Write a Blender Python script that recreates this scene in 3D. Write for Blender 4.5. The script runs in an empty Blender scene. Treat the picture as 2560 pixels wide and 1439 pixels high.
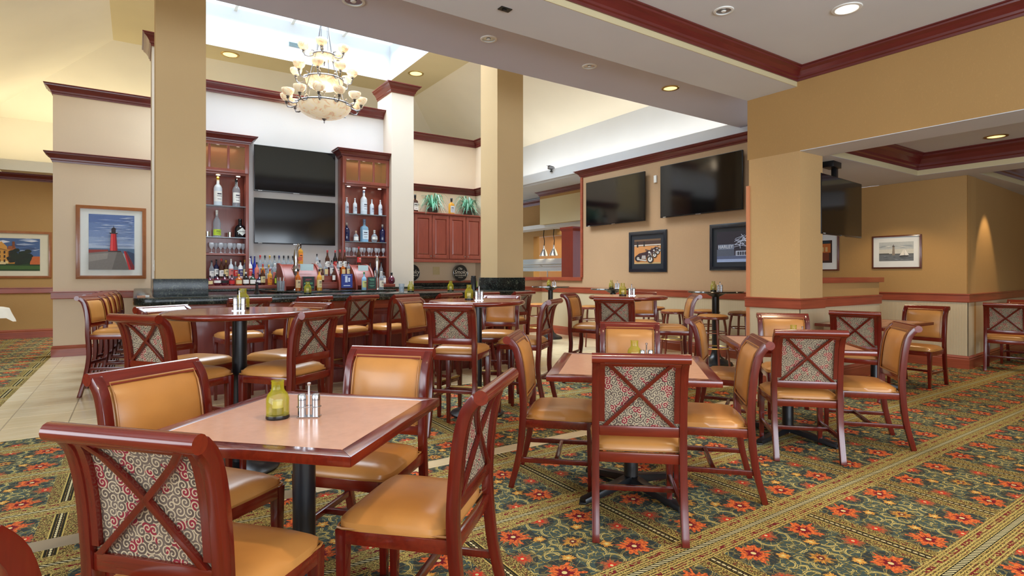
import bpy, bmesh, math, random
from mathutils import Vector, Matrix
random.seed(7)
PI = math.pi
sc = bpy.context.scene
C = sc.collection
# ------------------------------------------------------------------ camera, world, exposure, large lights
cd = bpy.data.cameras.new('camera'); cam = bpy.data.objects.new('camera', cd); C.objects.link(cam)
cam.location = (0, 0, 1.30); cam.rotation_euler = (PI/2, 0, math.radians(-33.94))
cd.sensor_width = 36; cd.lens = 36*1400/2560; cd.shift_y = -33.5/2560; cd.clip_start = .05; cd.clip_end = 200
sc.camera = cam
vs = sc.view_settings; vs.view_transform = 'Standard'; vs.look = 'None'; vs.gamma = 1; vs.use_curve_mapping = False
vs.exposure = 0.0
sc.cycles.use_denoising = True
sc.cycles.max_bounces = 7; sc.cycles.diffuse_bounces = 4; sc.cycles.glossy_bounces = 3
sc.cycles.transmission_bounces = 4; sc.cycles.transparent_max_bounces = 12
sc.cycles.caustics_reflective = False; sc.cycles.caustics_refractive = False
sc.cycles.sample_clamp_indirect = 6
w = bpy.data.worlds.new('sky'); sc.world = w; w.use_nodes = True
bg = w.node_tree.nodes['Background']; bg.inputs[0].default_value = (.75, .87, 1, 1); bg.inputs[1].default_value = 2.2

def light(kind, name, loc, power, col, rot=(0, 0, 0), size=1, size_y=None, spot=None, blend=.5, radius=.05, spread=None):
    l = bpy.data.lights.new(name, kind); l.energy = power; l.color = col
    if kind == 'AREA':
        l.size = size
        if size_y: l.shape = 'RECTANGLE'; l.size_y = size_y
        if spread: l.spread = spread
    else:
        l.shadow_soft_size = radius
    if kind == 'SPOT': l.spot_size = spot; l.spot_blend = blend
    o = bpy.data.objects.new(name, l); o.location = loc; o.rotation_euler = rot; C.objects.link(o); return o
WARM = (1, .76, .47); COOL = (.80, .90, 1.0); NEUT = (1, .93, .83)
light('AREA', 'skylight_daylight', (2.9, 10.0, 6.80), 850, (.74, .87, 1), size=4.4, size_y=6.0, spread=math.radians(125))
# daylight through the windows behind the camera
light('AREA', 'window_daylight', (1.0, -4.2, 1.7), 430, (.80, .90, 1), rot=(math.radians(99), 0, 0), size=8.5, size_y=2.4)
light('AREA', 'window_daylight', (-5.2, 1.2, 1.7), 260, (.80, .90, 1), rot=(math.radians(97), 0, math.radians(-90)), size=6.0, size_y=2.2)
# cove strips
light('AREA', 'cove_light', (8.2, 8.4, 3.72), 48, (1, .95, .88), rot=(PI, 0, 0), size=.3, size_y=8.0)
light('AREA', 'cove_light', (-1.8, 15.4, 3.66), 70, (1, .87, .62), rot=(PI, 0, 0), size=7.0, size_y=.3)
light('AREA', 'cove_light', (-2.5, 10.0, 3.66), 40, (1, .87, .62), rot=(PI, 0, 0), size=.3, size_y=8.0)

# ------------------------------------------------------------------ node helpers
class S:
    """a scalar node socket with operators"""
    def __init__(s, nt, sock): s.nt = nt; s.k = sock
    def _m(s, op, *a):
        n = s.nt.nodes.new('ShaderNodeMath'); n.operation = op
        for i, v in enumerate((s,)+a):
            if isinstance(v, S): s.nt.links.new(v.k, n.inputs[i])
            else: n.inputs[i].default_value = v
        return S(s.nt, n.outputs[0])
    def __add__(s, o): return s._m('ADD', o)
    def __sub__(s, o): return s._m('SUBTRACT', o)
    def __mul__(s, o): return s._m('MULTIPLY', o)
    def __truediv__(s, o): return s._m('DIVIDE', o)
    def lt(s, o): return s._m('LESS_THAN', o)
    def gt(s, o): return s._m('GREATER_THAN', o)
    def abs(s): return s._m('ABSOLUTE')
    def frac(s): return s._m('FRACT')
    def floor(s): return s._m('FLOOR')
    def sin(s): return s._m('SINE')
    def cos(s): return s._m('COSINE')
    def atan2(s, o): return s._m('ARCTAN2', o)
    def hyp(s, o): return (s*s+o*o)._m('SQRT')
    def mx(s, o): return s._m('MAXIMUM', o)
    def mn(s, o): return s._m('MINIMUM', o)
class G:
    def __init__(g, name, rough=.5, spec=.5, coat=0, metal=0):
        g.m = bpy.data.materials.new(name); g.m.use_nodes = True; g.nt = g.m.node_tree
        g.b = g.nt.nodes['Principled BSDF']
        g.b.inputs['Roughness'].default_value = rough; g.b.inputs['Specular IOR Level'].default_value = spec
        g.b.inputs['Coat Weight'].default_value = coat; g.b.inputs['Coat Roughness'].default_value = .12
        g.b.inputs['Metallic'].default_value = metal
    def n(g, t, **kw):
        x = g.nt.nodes.new(t)
        for k, v in kw.items(): setattr(x, k, v)
        return x
    def link(g, a, b): g.nt.links.new(a.k if isinstance(a, S) else a, b)
    def obj(g, scale=(1, 1, 1), kind='Object'):
        t = g.n('ShaderNodeTexCoord'); mp = g.n('ShaderNodeMapping'); mp.inputs['Scale'].default_value = scale
        g.link(t.outputs[kind], mp.inputs[0]); return mp.outputs[0]
    def world(g, scale=(1, 1, 1)):
        t = g.n('ShaderNodeNewGeometry'); mp = g.n('ShaderNodeMapping'); mp.inputs['Scale'].default_value = scale
        g.link(t.outputs['Position'], mp.inputs[0]); return mp.outputs[0]
    def sep(g, v):
        s = g.n('ShaderNodeSeparateXYZ'); g.link(v, s.inputs[0]); return [S(g.nt, o) for o in s.outputs]
    def comb(g, x, y, z=0):
        c = g.n('ShaderNodeCombineXYZ')
        for i, v in enumerate((x, y, z)):
            if isinstance(v, S): g.link(v, c.inputs[i])
            else: c.inputs[i].default_value = v
        return c.outputs[0]
    def noise(g, vec, scale=5, detail=3, rough=.5, dist=0):
        x = g.n('ShaderNodeTexNoise'); x.inputs['Scale'].default_value = scale; x.inputs['Detail'].default_value = detail
        x.inputs['Roughness'].default_value = rough; x.inputs['Distortion'].default_value = dist
        g.link(vec, x.inputs['Vector']); return S(g.nt, x.outputs[0])
    def mix(g, f, a, b):
        x = g.n('ShaderNodeMix', data_type='RGBA')
        for i, v in ((0, f), (6, a), (7, b)):
            if isinstance(v, S): g.link(v, x.inputs[i])
            elif isinstance(v, (int, float)): x.inputs[i].default_value = v
            elif isinstance(v, tuple): x.inputs[i].default_value = (*v[:3], 1)
            else: g.link(v, x.inputs[i])
        return x.outputs[2]
    def ramp(g, f, stops):
        r = g.n('ShaderNodeValToRGB'); e = r.color_ramp.elements
        while len(e) < len(stops): e.new(.5)
        for el, (p, c) in zip(e, stops): el.position = p; el.color = (*c, 1)
        g.link(f, r.inputs[0]); return r.outputs[0]
    def col(g, c):
        if isinstance(c, tuple): g.b.inputs['Base Color'].default_value = (*c[:3], 1)
        else: g.link(c, g.b.inputs['Base Color'])
        return g
    def bump(g, f, strength=.3, dist=.002):
        x = g.n('ShaderNodeBump'); x.inputs['Strength'].default_value = strength; x.inputs['Distance'].default_value = dist
        g.link(f, x.inputs['Height']); g.link(x.outputs[0], g.b.inputs['Normal']); return g
def L(r, g, b):
    f = lambda c: (c/255/12.92) if c/255 <= .04045 else ((c/255+.055)/1.055)**2.4
    return (f(r), f(g), f(b))
def plain(name, rgb, rough=.5, spec=.5, coat=0, metal=0, var=.06, scale=6):
    g = G(name, rough, spec, coat, metal); c = L(*rgb)
    n = g.noise(g.obj(), scale, 3)
    a = tuple(max(0, v*(1-var)) for v in c); b = tuple(min(1, v*(1+var)) for v in c)
    g.col(g.mix(n, a, b)); return g.m
def wood(name, dark, lite, rough=.25, coat=.5, sc3=(30, 30, 2.5), seed=0):
    g = G(name, rough, .5, coat)
    n = g.noise(g.obj(sc3), 1.0, 4, .6, 1.2); n2 = g.noise(g.obj((3, 3, 3)), 1, 2)
    g.col(g.mix(n*.75+n2*.3-.05, L(*dark), L(*lite))); return g.m
M = {}
M['cherry'] = wood('cherry_wood', (54, 8, 7), (122, 31, 17), .22, .5)
M['cherry_x'] = wood('cherry_wood_crosswise', (64, 11, 8), (142, 43, 21), .2, .6, (2.5, 30, 30))
M['trimwood'] = wood('trim_wood', (84, 28, 22), (196, 98, 66), .35, .3, (1.6, 1.6, 70))
M['crownwood'] = wood('crown_wood', (78, 22, 22), (122, 44, 38), .35, .3, (3, 3, 40))
M['cabwood'] = wood('cabinet_wood', (108, 48, 38), (156, 78, 60), .35, .3, (26, 26, 2.5))
M['barwood'] = wood('bar_front_wood', (84, 30, 28), (136, 58, 48), .35, .3, (26, 26, 2.5))
M['displaywood'] = wood('display_wood', (96, 30, 20), (150, 62, 42), .42, 0)
M['stoolwood'] = wood('stool_wood', (92, 38, 26), (142, 66, 44), .28, .5)
M['framewood'] = wood('picture_frame_wood', (120, 66, 30), (176, 108, 58), .3, .4, (8, 8, 8))
M['guard'] = plain('corner_guard', (202, 130, 88), .4)
def leather(name, rgb):
    g = G(name, .30, .6); c = L(*rgb); v = g.obj()
    n = g.noise(v, 9, 3); g.col(g.mix(n, tuple(k*.86 for k in c), tuple(min(1, k*1.14) for k in c)))
    f = g.noise(v, 260, 2); g.bump(f, .12, .001); return g.m
M['leather'] = leather('tan_leather', (192, 132, 68))
M['piping'] = leather('tan_piping', (168, 112, 54))
# woven scroll fabric on the chair backs
def fabric():
    g = G('scroll_fabric', .8, .2)
    o = g.sep(g.obj((37, 37, 37)))
    vec = g.comb(o[0]*1.0, o[2]*1.0, 0)
    vo = g.n('ShaderNodeTexVoronoi', voronoi_dimensions='2D'); vo.inputs['Scale'].default_value = 1; vo.inputs['Randomness'].default_value = .75
    g.link(vec, vo.inputs['Vector'])
    p = g.sep(vec); q = g.sep(vo.outputs['Position']); dx = p[0]-q[0]; dy = p[1]-q[1]
    cc = g.sep(vo.outputs['Color']); sgn = (cc[0].gt(.5))*2-1
    ang = dy.atan2(dx)/(2*PI)
    d = dx.hyp(dy)
    s = (d*2.6+sgn*ang+cc[1]).frac()
    line = s.lt(.36)
    base = g.mix(cc[2].gt(.62), L(92, 78, 68), L(134, 44, 54))
    base = g.mix(g.noise(g.obj(), 16, 2).gt(.52), base, L(108, 94, 82))
    colr = g.mix(line, base, L(190, 172, 140))
    g.col(colr); g.bump(g.noise(g.obj(), 900, 1), .25, .001); return g.m
M['fabric'] = fabric()
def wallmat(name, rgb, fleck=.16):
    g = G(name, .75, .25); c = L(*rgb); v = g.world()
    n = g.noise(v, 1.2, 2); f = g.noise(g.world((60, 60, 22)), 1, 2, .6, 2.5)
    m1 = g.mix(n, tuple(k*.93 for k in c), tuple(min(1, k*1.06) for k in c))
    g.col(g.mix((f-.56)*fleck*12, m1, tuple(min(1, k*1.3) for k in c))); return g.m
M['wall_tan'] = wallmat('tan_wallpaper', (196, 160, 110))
M['wall_bar'] = wallmat('beige_wall', (200, 197, 194), .03)
M['wall_column'] = wallmat('column_paint', (208, 196, 180), .03)
M['wall_pillar'] = wallmat('pillar_paint', (194, 165, 122), .04)
M['wall_wing'] = wallmat('beige_wall_lightened', (220, 198, 170), .05)  # lighter copy of the bar wall paint, brightness painted in against light falloff
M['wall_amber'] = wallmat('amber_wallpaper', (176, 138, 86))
M['wall_tv'] = wallmat('tan_wallpaper_tv', (182, 150, 116))
M['cream'] = wallmat('cream_ceiling', (226, 219, 200), .02)
M['soffit'] = wallmat('soffit_paint', (206, 206, 220), .02)
M['white_ceil'] = wallmat('white_ceiling', (216, 220, 224), .02)
M['beige_paint'] = wallmat('beige_paint', (206, 192, 152), .02)
def wains():
    g = G('ribbed_wainscot', .6, .3); p = g.sep(g.world()); s = ((p[0]+p[1])*(2*PI/.018)).sin()
    g.col(g.mix(s*.5+.5, L(190, 172, 138), L(208, 190, 158))); g.bump(s, .15, .002); return g.m
M['wains'] = wains()
def granite():
    g = G('dark_granite', .2, .35, 0); v = g.world()
    a = g.noise(v, 60, 4, .7); b = g.noise(v, 14, 3)
    g.col(g.ramp(a*.7+b*.3, [(.4, L(14, 18, 18)), (.55, L(34, 40, 36)), (.66, L(96, 98, 82))])); return g.m
M['granite'] = granite()
def tile():
    g = G('travertine_tile', .22, .5, .2); oi = g.n('ShaderNodeObjectInfo'); r = S(g.nt, oi.outputs['Random'])
    v = g.world((1.2, 5, 1)); n = g.noise(v, 2.2, 5, .6, 1.0)
    c1 = g.mix(n, L(214, 192, 150), L(246, 232, 200)); g.col(g.mix(r*.35, c1, L(222, 192, 134))); return g.m
M['tile'] = tile()
M['grout'] = plain('grout', (150, 134, 108), .9)
def carpet():
    g = G('patterned_carpet', .95, .08); P = g.sep(g.world())
    cw, ch = .84, .76
    a = ((((P[0]-1.35)/cw).frac()-.5)*cw); b = ((((P[1]-1.72)/ch).frac()-.5)*ch)
    A = a.abs(); B = b.abs(); nz = g.noise(g.world(), 190, 2, .7); nz2 = g.noise(g.world(), 60, 2, .6)
    w1 = g.noise(g.world(), 30, 2)-.5
    base = g.mix(nz, L(26, 42, 48), L(98, 116, 108))
    base = g.mix(nz2.gt(.56), base, L(112, 104, 64))
    # golden scrolls, mirrored about the cell centre
    vec = g.comb((A+w1*.014)*9.0, (B+w1*.014)*9.0, 0)
    vo = g.n('ShaderNodeTexVoronoi', voronoi_dimensions='2D'); vo.inputs['Scale'].default_value = 1; vo.inputs['Randomness'].default_value = .7
    g.link(vec, vo.inputs['Vector']); p = g.sep(vec); q = g.sep(vo.outputs['Position']); dx = p[0]-q[0]; dy = p[1]-q[1]
    cc = g.sep(vo.outputs['Color']); s = (dx.hyp(dy)*1.7+((cc[0].gt(.5))*2-1)*dy.atan2(dx)/(2*PI)+cc[1]).frac()
    l1 = s.lt(.085).mx((s-.17).abs().lt(.03)); gold = g.mix(nz, L(160, 138, 66), L(250, 230, 150))
    c = g.mix(l1, base, gold)
    ve = g.n('ShaderNodeTexVoronoi', voronoi_dimensions='2D', feature='DISTANCE_TO_EDGE'); ve.inputs['Scale'].default_value = 2.4
    g.link(vec, ve.inputs['Vector']); e = S(g.nt, ve.outputs['Distance'])
    c = g.mix(e.lt(.034)*nz2.gt(.44), c, L(190, 172, 98))
    def flower(c, cx, cy, r, n, col1, col2, mid, swap=0):
        X = A-cx; Y = B-cy; d = X.hyp(Y); an = Y.atan2(X)
        pet = (an*n).cos()*.14+(an*(n*3)).sin()*.12+.74
        wob = w1*1.1+1
        pr = pet*r*wob
        halo = d.lt(r*1.2); c = g.mix(halo*.6, c, L(44, 42, 50))
        k = g.mix(g.noise(g.world(), 75, 2).gt(.5), col1, col2)
        c = g.mix(d.lt(pr), c, k)
        c = g.mix(d.lt(pr*.45), c, mid); c = g.mix(d.lt(r*.13), c, L(236, 214, 150)); return c
    c = flower(c, .215, .20, .094, 5, L(238, 122, 62), L(186, 88, 54), L(126, 34, 44))
    c = flower(c, .0, .27, .062, 6, L(150, 88, 62), L(186, 104, 66), L(214, 60, 44))
    c = flower(c, .30, .0, .062, 6, L(150, 88, 62), L(186, 104, 66), L(214, 60, 44))
    c = flower(c, .12, .11, .036, 5, L(226, 170, 80), L(206, 140, 66), L(224, 190, 110))
    c = flower(c, .0, .0, .056, 8, L(214, 160, 70), L(176, 112, 60), L(110, 50, 48))
    # bands
    ex = A*(-1)+cw/2; ey = B*(-1)+ch/2
    spk = g.mix(g.noise(g.world(), 130, 2, .8).gt(.52), L(70, 58, 36), L(206, 182, 106))
    spk = g.mix(g.noise(g.world(), 46, 2).gt(.59), spk, L(118, 70, 52))
    bx = ex.lt(.088+0)*1.0
    c = g.mix(bx, c, spk)
    c = g.mix((ex-.019).abs().lt(.005), c, L(50, 46, 32))
    c = g.mix((ex-.028).abs().lt(.003), c, L(206, 182, 104))
    dash = (((P[1]/.027).frac()-.5)*2)._m('POWER', 2.0)*.00004; c = g.mix(ex.lt(.011), c, L(50, 44, 32)); c = g.mix((ex*ex+dash).lt(.00003), c, L(234, 220, 168))
    st = (ey/.0145).frac().lt(.42); by = ey.lt(.098)
    rope = (P[0]/.012+ey/.004).frac().lt(.62)
    cy_ = g.mix(st*rope, spk, L(222, 198, 116)); c = g.mix(by, c, cy_)
    blk = ((P[0]/.15).frac().lt(.7))*((ey-.062).abs().lt(.011)); c = g.mix(blk*(nz2.gt(.5)), c, L(122, 40, 44))
    c = g.mix(ey.lt(.016), c, L(40, 38, 28))
    dd = (P[0]/.026+b/.020).frac().lt(.5); c = g.mix(ey.lt(.012)*dd, c, L(236, 224, 172))
    c = g.mix(nz*.25, c, (0.01, .012, .012))
    g.col(c); g.bump(nz, .5, .004); return g.m
M['carpet'] = carpet()
def lam(name, rgb, rough=.28):
    g = G(name, rough, .8, .4); c = L(*rgb); n = g.noise(g.obj(), 26, 4, .6)
    g.col(g.mix(n, tuple(k*.86 for k in c), tuple(min(1, k*1.12) for k in c))); return g.m
M['laminate'] = lam('tan_laminate', (218, 164, 134), .27)  # base colour paled and pinkened to stand in for the skylight's reflection
M['roundtop'] = lam('round_top_laminate', (176, 104, 72), .15)
M['blackmetal'] = plain('black_metal', (18, 20, 24), .32, .6)
M['blacktop'] = plain('black_tabletop', (26, 20, 20), .15, .6, .3)
M['steel'] = plain('brushed_steel', (190, 190, 192), .24, .5, 0, 1)
M['nickel'] = plain('aged_nickel', (138, 138, 142), .34, .5, 0, 1)
M['brass'] = plain('brass', (206, 176, 110), .3, .5, 0, 1)
M['tvscreen'] = plain('tv_screen', (6, 7, 10), .09, .6, 0, 0, 0)
M['tvbezel'] = plain('tv_bezel', (16, 17, 20), .3)
M['white'] = plain('white_paint', (232, 232, 226), .5)
M['mat_board'] = plain('mat_board', (226, 230, 228), .7)
M['black_mat'] = plain('black_mat_board', (44, 50, 58), .35)
M['blackframe'] = plain('black_frame', (30, 36, 46), .25, .5, .3)
M['cloth'] = plain('white_tablecloth', (232, 228, 214), .8)
M['black'] = plain('black_plastic', (14, 14, 16), .35)
M['kitchen'] = wallmat('terracotta_plaster', (206, 152, 92), .05)
M['plant'] = plain('plant_leaf', (96, 160, 128), .45, var=.35, scale=30)
M['plant2'] = plain('plant_leaf_pale', (178, 214, 196), .45, var=.2, scale=30)
M['basket'] = plain('dark_basket', (58, 50, 40), .8, var=.4, scale=60)
def emis(name, rgb, st):
    g = G(name); g.b.inputs['Emission Color'].default_value = (*L(*rgb), 1); g.b.inputs['Emission Strength'].default_value = st
    g.col(g.mix(g.noise(g.obj(), 8, 2), L(*rgb), L(*[min(255, c*1.03) for c in rgb]))); return g.m
M['lamp_on'] = emis('lamp_lit', (255, 226, 150), 1.6)
M['lamp_cool'] = emis('lamp_lit_white', (255, 246, 225), 2.6)
M['skypane'] = emis('skylight_pane', (226, 242, 255), 1.3)
def alab():
    g = G('alabaster', .35, .4); n = g.noise(g.obj(), 7, 4, .6, 1.5)
    c = g.ramp(n, [(.3, L(250, 240, 216)), (.52, L(246, 228, 194)), (.59, L(222, 186, 150)), (.68, L(248, 234, 206))])
    g.col(c); g.link(c, g.b.inputs['Emission Color']); g.b.inputs['Emission Strength'].default_value = .30; return g.m
M['alabaster'] = alab()
def glass(name, rgb, alpha, rough=.06):
    g = G(name, rough, .7); g.col(L(*rgb)); lw = g.n('ShaderNodeLayerWeight'); lw.inputs[0].default_value = .35
    f = S(g.nt, lw.outputs['Facing']); g.link((f*(1-alpha)*.9+alpha), g.b.inputs['Alpha']); return g.m
M['g_clear'] = glass('clear_glass', (176, 190, 200), .28)
M['g_shelf'] = glass('shelf_glass', (150, 168, 176), .55)
M['g_votive'] = glass('yellow_green_glass', (176, 166, 30), .16)
M['g_cab'] = glass('seeded_cabinet_glass', (150, 110, 60), .38, .3)
GL = dict(clear=M['g_clear'], frost=plain('frosted_glass', (206, 214, 222), .45), amber=glass('amber_glass', (190, 96, 30), .85), brown=glass('brown_glass', (70, 34, 22), .93),
    green=glass('green_glass', (34, 62, 40), .93), blue=glass('blue_glass', (30, 50, 150), .92), navy=glass('navy_glass', (22, 28, 70), .95), black=glass('black_glass', (16, 16, 22), .98),
    pale=glass('pale_blue_glass', (150, 196, 226), .75), whiteb=plain('white_coated_glass', (226, 224, 222), .35), purple=glass('purple_glass', (90, 26, 50), .93), gold=glass('golden_glass', (222, 160, 60), .85), pink=glass('pink_glass', (222, 130, 110), .85))
COLW = dict(clear='clear', frost='frosted', amber='amber', brown='dark brown', green='green', blue='cobalt blue', navy='navy', black='black', pale='pale blue', whiteb='white', purple='plum', gold='golden', pink='coral')
PC = {}
def pc(rgb, rough=.6):
    k = (rgb, rough)
    if k not in PC: PC[k] = plain('print_%d_%d_%d' % rgb, rgb, rough, var=.10, scale=40)
    return PC[k]

# ------------------------------------------------------------------ mesh helpers
def link(name, me, parent=None, loc=None):
    o = bpy.data.objects.new(name, me); C.objects.link(o)
    if parent: o.parent = parent
    if loc: o.location = loc
    return o
def fin(name, bm, mat, parent=None, bevel=0, smooth=True, loc=None, ang=40):
    bmesh.ops.recalc_face_normals(bm, faces=bm.faces[:])
    if bevel:
        ed = [e for e in bm.edges if len(e.link_faces) == 2 and e.calc_face_angle(0) > .5]
        bmesh.ops.bevel(bm, geom=ed, offset=bevel, segments=2, affect='EDGES', profile=.6, clamp_overlap=True)
    me = bpy.data.meshes.new(name); bm.to_mesh(me); bm.free()
    for m in (mat if isinstance(mat, (list, tuple)) else [mat]): me.materials.append(m)
    if smooth:
        me.shade_smooth()
        try: me.set_sharp_from_angle(angle=math.radians(ang))
        except Exception: pass
    return link(name, me, parent, loc)
def box(bm, x0, x1, y0, y1, z0, z1, mi=0):
    v = [bm.verts.new(p) for p in ((x0,y0,z0),(x1,y0,z0),(x1,y1,z0),(x0,y1,z0),(x0,y0,z1),(x1,y0,z1),(x1,y1,z1),(x0,y1,z1))]
    for f in ((3,2,1,0),(4,5,6,7),(0,1,5,4),(1,2,6,5),(2,3,7,6),(3,0,4,7)):
        fc = bm.faces.new([v[i] for i in f]); fc.material_index = mi
    return v
def hexa(bm, b4, t4, mi=0):
    v = [bm.verts.new(p) for p in list(b4)+list(t4)]
    for f in ((3,2,1,0),(4,5,6,7),(0,1,5,4),(1,2,6,5),(2,3,7,6),(3,0,4,7)):
        fc = bm.faces.new([v[i] for i in f]); fc.material_index = mi
def poly(bm, pts, mi=0):
    f = bm.faces.new([bm.verts.new(p) for p in pts]); f.material_index = mi; return f
def lathe(bm, prof, seg=20, cx=0, cy=0, mi=0, a0=0, a1=2*PI, cap=True):
    full = abs(a1-a0-2*PI) < 1e-6; n = seg if full else seg+1; rings = []
    for r, z in prof:
        if r < 1e-5 and full: rings.append([bm.verts.new((cx, cy, z))]*n)
        else: rings.append([bm.verts.new((cx+r*math.cos(a0+(a1-a0)*i/seg), cy+r*math.sin(a0+(a1-a0)*i/seg), z)) for i in range(n)])
    for A, B in zip(rings, rings[1:]):
        for i in range(seg):
            j = (i+1) % n if full else i+1
            q = [A[i], A[j], B[j], B[i]]; u = []
            for x in q:
                if x not in u: u.append(x)
            if len(u) > 2:
                f = bm.faces.new(u); f.material_index = mi
    if cap and full:
        for R_, fl in ((rings[0], True), (rings[-1], False)):
            if len(set(R_)) > 2:
                f = bm.faces.new(R_ if not fl else R_[::-1]); f.material_index = mi
def tube(bm, pts, r, seg=8, closed=False, mi=0, r1=None):
    P_ = [Vector(p) for p in pts]; n = len(P_); rings = []; up = Vector((0, 0, 1)); prev = None
    for i, p in enumerate(P_):
        if closed: t = (P_[(i+1) % n]-P_[i-1])
        else: t = P_[min(i+1, n-1)]-P_[max(i-1, 0)]
        t.normalize()
        if prev is None:
            a = t.cross(up)
            if a.length < .1: a = t.cross(Vector((1, 0, 0)))
        else: a = prev-t*prev.dot(t)
        a.normalize(); prev = a; b = t.cross(a)
        rr = r if r1 is None else r+(r1-r)*i/(n-1)
        rings.append([bm.verts.new(p+(a*math.cos(2*PI*k/seg)+b*math.sin(2*PI*k/seg))*rr) for k in range(seg)])
    m = n if closed else n-1
    for i in range(m):
        A = rings[i]; B = rings[(i+1) % n]
        for k in range(seg):
            f = bm.faces.new([A[k], A[(k+1) % seg], B[(k+1) % seg], B[k]]); f.material_index = mi
    if not closed:
        bm.faces.new(rings[0][::-1]).material_index = mi; bm.faces.new(rings[-1]).material_index = mi
def prism_x(bm, prof, x0, x1, mi=0):
    """closed profile [(y,z)] extruded along x"""
    a = [bm.verts.new((x0, y, z)) for y, z in prof]; b = [bm.verts.new((x1, y, z)) for y, z in prof]; n = len(prof)
    for i in range(n): bm.faces.new([a[i], a[(i+1) % n], b[(i+1) % n], b[i]]).material_index = mi
    bm.faces.new(a[::-1]).material_index = mi; bm.faces.new(b).material_index = mi
def ribbon(path, th):
    """closed YZ profile following a path of (y,z) with thickness th (centred)"""
    L_, R_ = [], []
    for i, (y, z) in enumerate(path):
        y0, z0 = path[max(i-1, 0)]; y1, z1 = path[min(i+1, len(path)-1)]
        d = Vector((y1-y0, z1-z0)).normalized(); n = Vector((-d.y, d.x)); t = th[i] if isinstance(th, list) else th
        L_.append((y+n.x*t/2, z+n.y*t/2)); R_.append((y-n.x*t/2, z-n.y*t/2))
    return L_+R_[::-1]
def sweep(bm, pts, prof, closed=False, mi=0):
    """profile (out, z) swept along a plan polyline; 'out' is to the right of travel"""
    n = len(pts); rings = []
    for i, p in enumerate(pts):
        P0 = Vector(pts[i-1]) if (i > 0 or closed) else None; P2 = Vector(pts[(i+1) % n]) if (i < n-1 or closed) else None; P1 = Vector(p)
        ns = []
        if P0 is not None: d = (P1-P0).normalized(); ns.append(Vector((d.y, -d.x)))
        if P2 is not None: d = (P2-P1).normalized(); ns.append(Vector((d.y, -d.x)))
        if len(ns) == 2:
            m = (ns[0]+ns[1]); m = m/max(.2, m.dot(ns[0]))
        else: m = ns[0]
        rings.append([bm.verts.new((P1.x+m.x*o, P1.y+m.y*o, z)) for o, z in prof])
    k = len(prof)
    for i in range(n if closed else n-1):
        A = rings[i]; B = rings[(i+1) % n]
        for j in range(k): bm.faces.new([A[j], A[(j+1) % k], B[(j+1) % k], B[j]]).material_index = mi
    if not closed:
        bm.faces.new(rings[0]).material_index = mi; bm.faces.new(rings[-1][::-1]).material_index = mi
def tag(o, label, cat, group=None, kind=None):
    o['label'] = label; o['category'] = cat
    if group: o['group'] = group
    if kind: o['kind'] = kind
    return o
def thing(name, label, cat, loc=(0, 0, 0), rz=0, group=None):
    o = bpy.data.objects.new(name, None); C.objects.link(o); o.empty_display_size = .1
    o.location = loc; o.rotation_euler = (0, 0, rz); return tag(o, label, cat, group)
def struct(name, bm, mat, label, cat, bevel=0, smooth=False):
    return tag(fin(name, bm, mat, None, bevel, smooth), label, cat, None, 'structure')
KIDS = {}
def dup(root, loc, rz, label, group=None):
    def cp(o, par):
        c = o.copy(); C.objects.link(c); c.parent = par
        for ch in o.children: cp(ch, c)
        return c
    r = cp(root, None); r.location = loc; r.rotation_euler = (0, 0, rz); r['label'] = label
    if group: r['group'] = group
    return r
def text(s, size, mat, parent, loc, rot=(PI/2, 0, 0), name='lettering', ext=.0006, align='CENTER', shear=0):
    cu = bpy.data.curves.new(name, 'FONT'); cu.body = s; cu.size = size; cu.extrude = ext; cu.align_x = align; cu.align_y = 'CENTER'; cu.shear = shear
    cu.resolution_u = 2; tmp = bpy.data.objects.new('t', cu); C.objects.link(tmp); bpy.context.view_layer.update()
    me = bpy.data.meshes.new_from_object(tmp.evaluated_get(bpy.context.evaluated_depsgraph_get())); bpy.data.objects.remove(tmp); bpy.data.curves.remove(cu)
    me.materials.clear(); me.materials.append(mat); o = link(name, me, parent)
    o.location = loc; o.rotation_euler = rot; return o
ORD = 'first second third fourth fifth sixth seventh eighth ninth tenth eleventh twelfth thirteenth fourteenth fifteenth'.split()
# ================================================================== THE SETTING
# floor: carpet slab with a tiled zone around the bar
bm = bmesh.new()
box(bm, -7, 13, -5, 16.4, -.1, 0)
fl = fin('floor', bm, [M['carpet']], smooth=False)
tag(fl, 'patterned carpet floor of green, gold and orange flowers with a tiled zone along the bar', 'floor', None, 'structure')
bm = bmesh.new()
box(bm, -1.10, 5.60, 5.83, 6.82, 0, .001); box(bm, -1.10, .1, 6.82, 11.3, 0, .001); box(bm, 5.60, 7.7, 4.0, 10.22, 0, .001); box(bm, 4.3, 5.6, 6.82, 10.22, 0, .001)
box(bm, -1.1, 6.1, 3.425, 3.555, 0, .001)
gr = fin('grout', bm, M['grout'], fl, smooth=False)
TS = .447
tme = {}
def tile_mesh(a, b):
    k = (round(a, 3), round(b, 3))
    if k not in tme:
        b2 = bmesh.new(); e = .003
        hexa(b2, [(0, 0, .0005), (a, 0, .0005), (a, b, .0005), (0, b, .0005)], [(e, e, .004), (a-e, e, .004), (a-e, b-e, .004), (e, b-e, .004)])
        me = bpy.data.meshes.new('tile'); b2.to_mesh(me); b2.free(); me.materials.append(M['tile']); tme[k] = me
    return tme[k]
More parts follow.
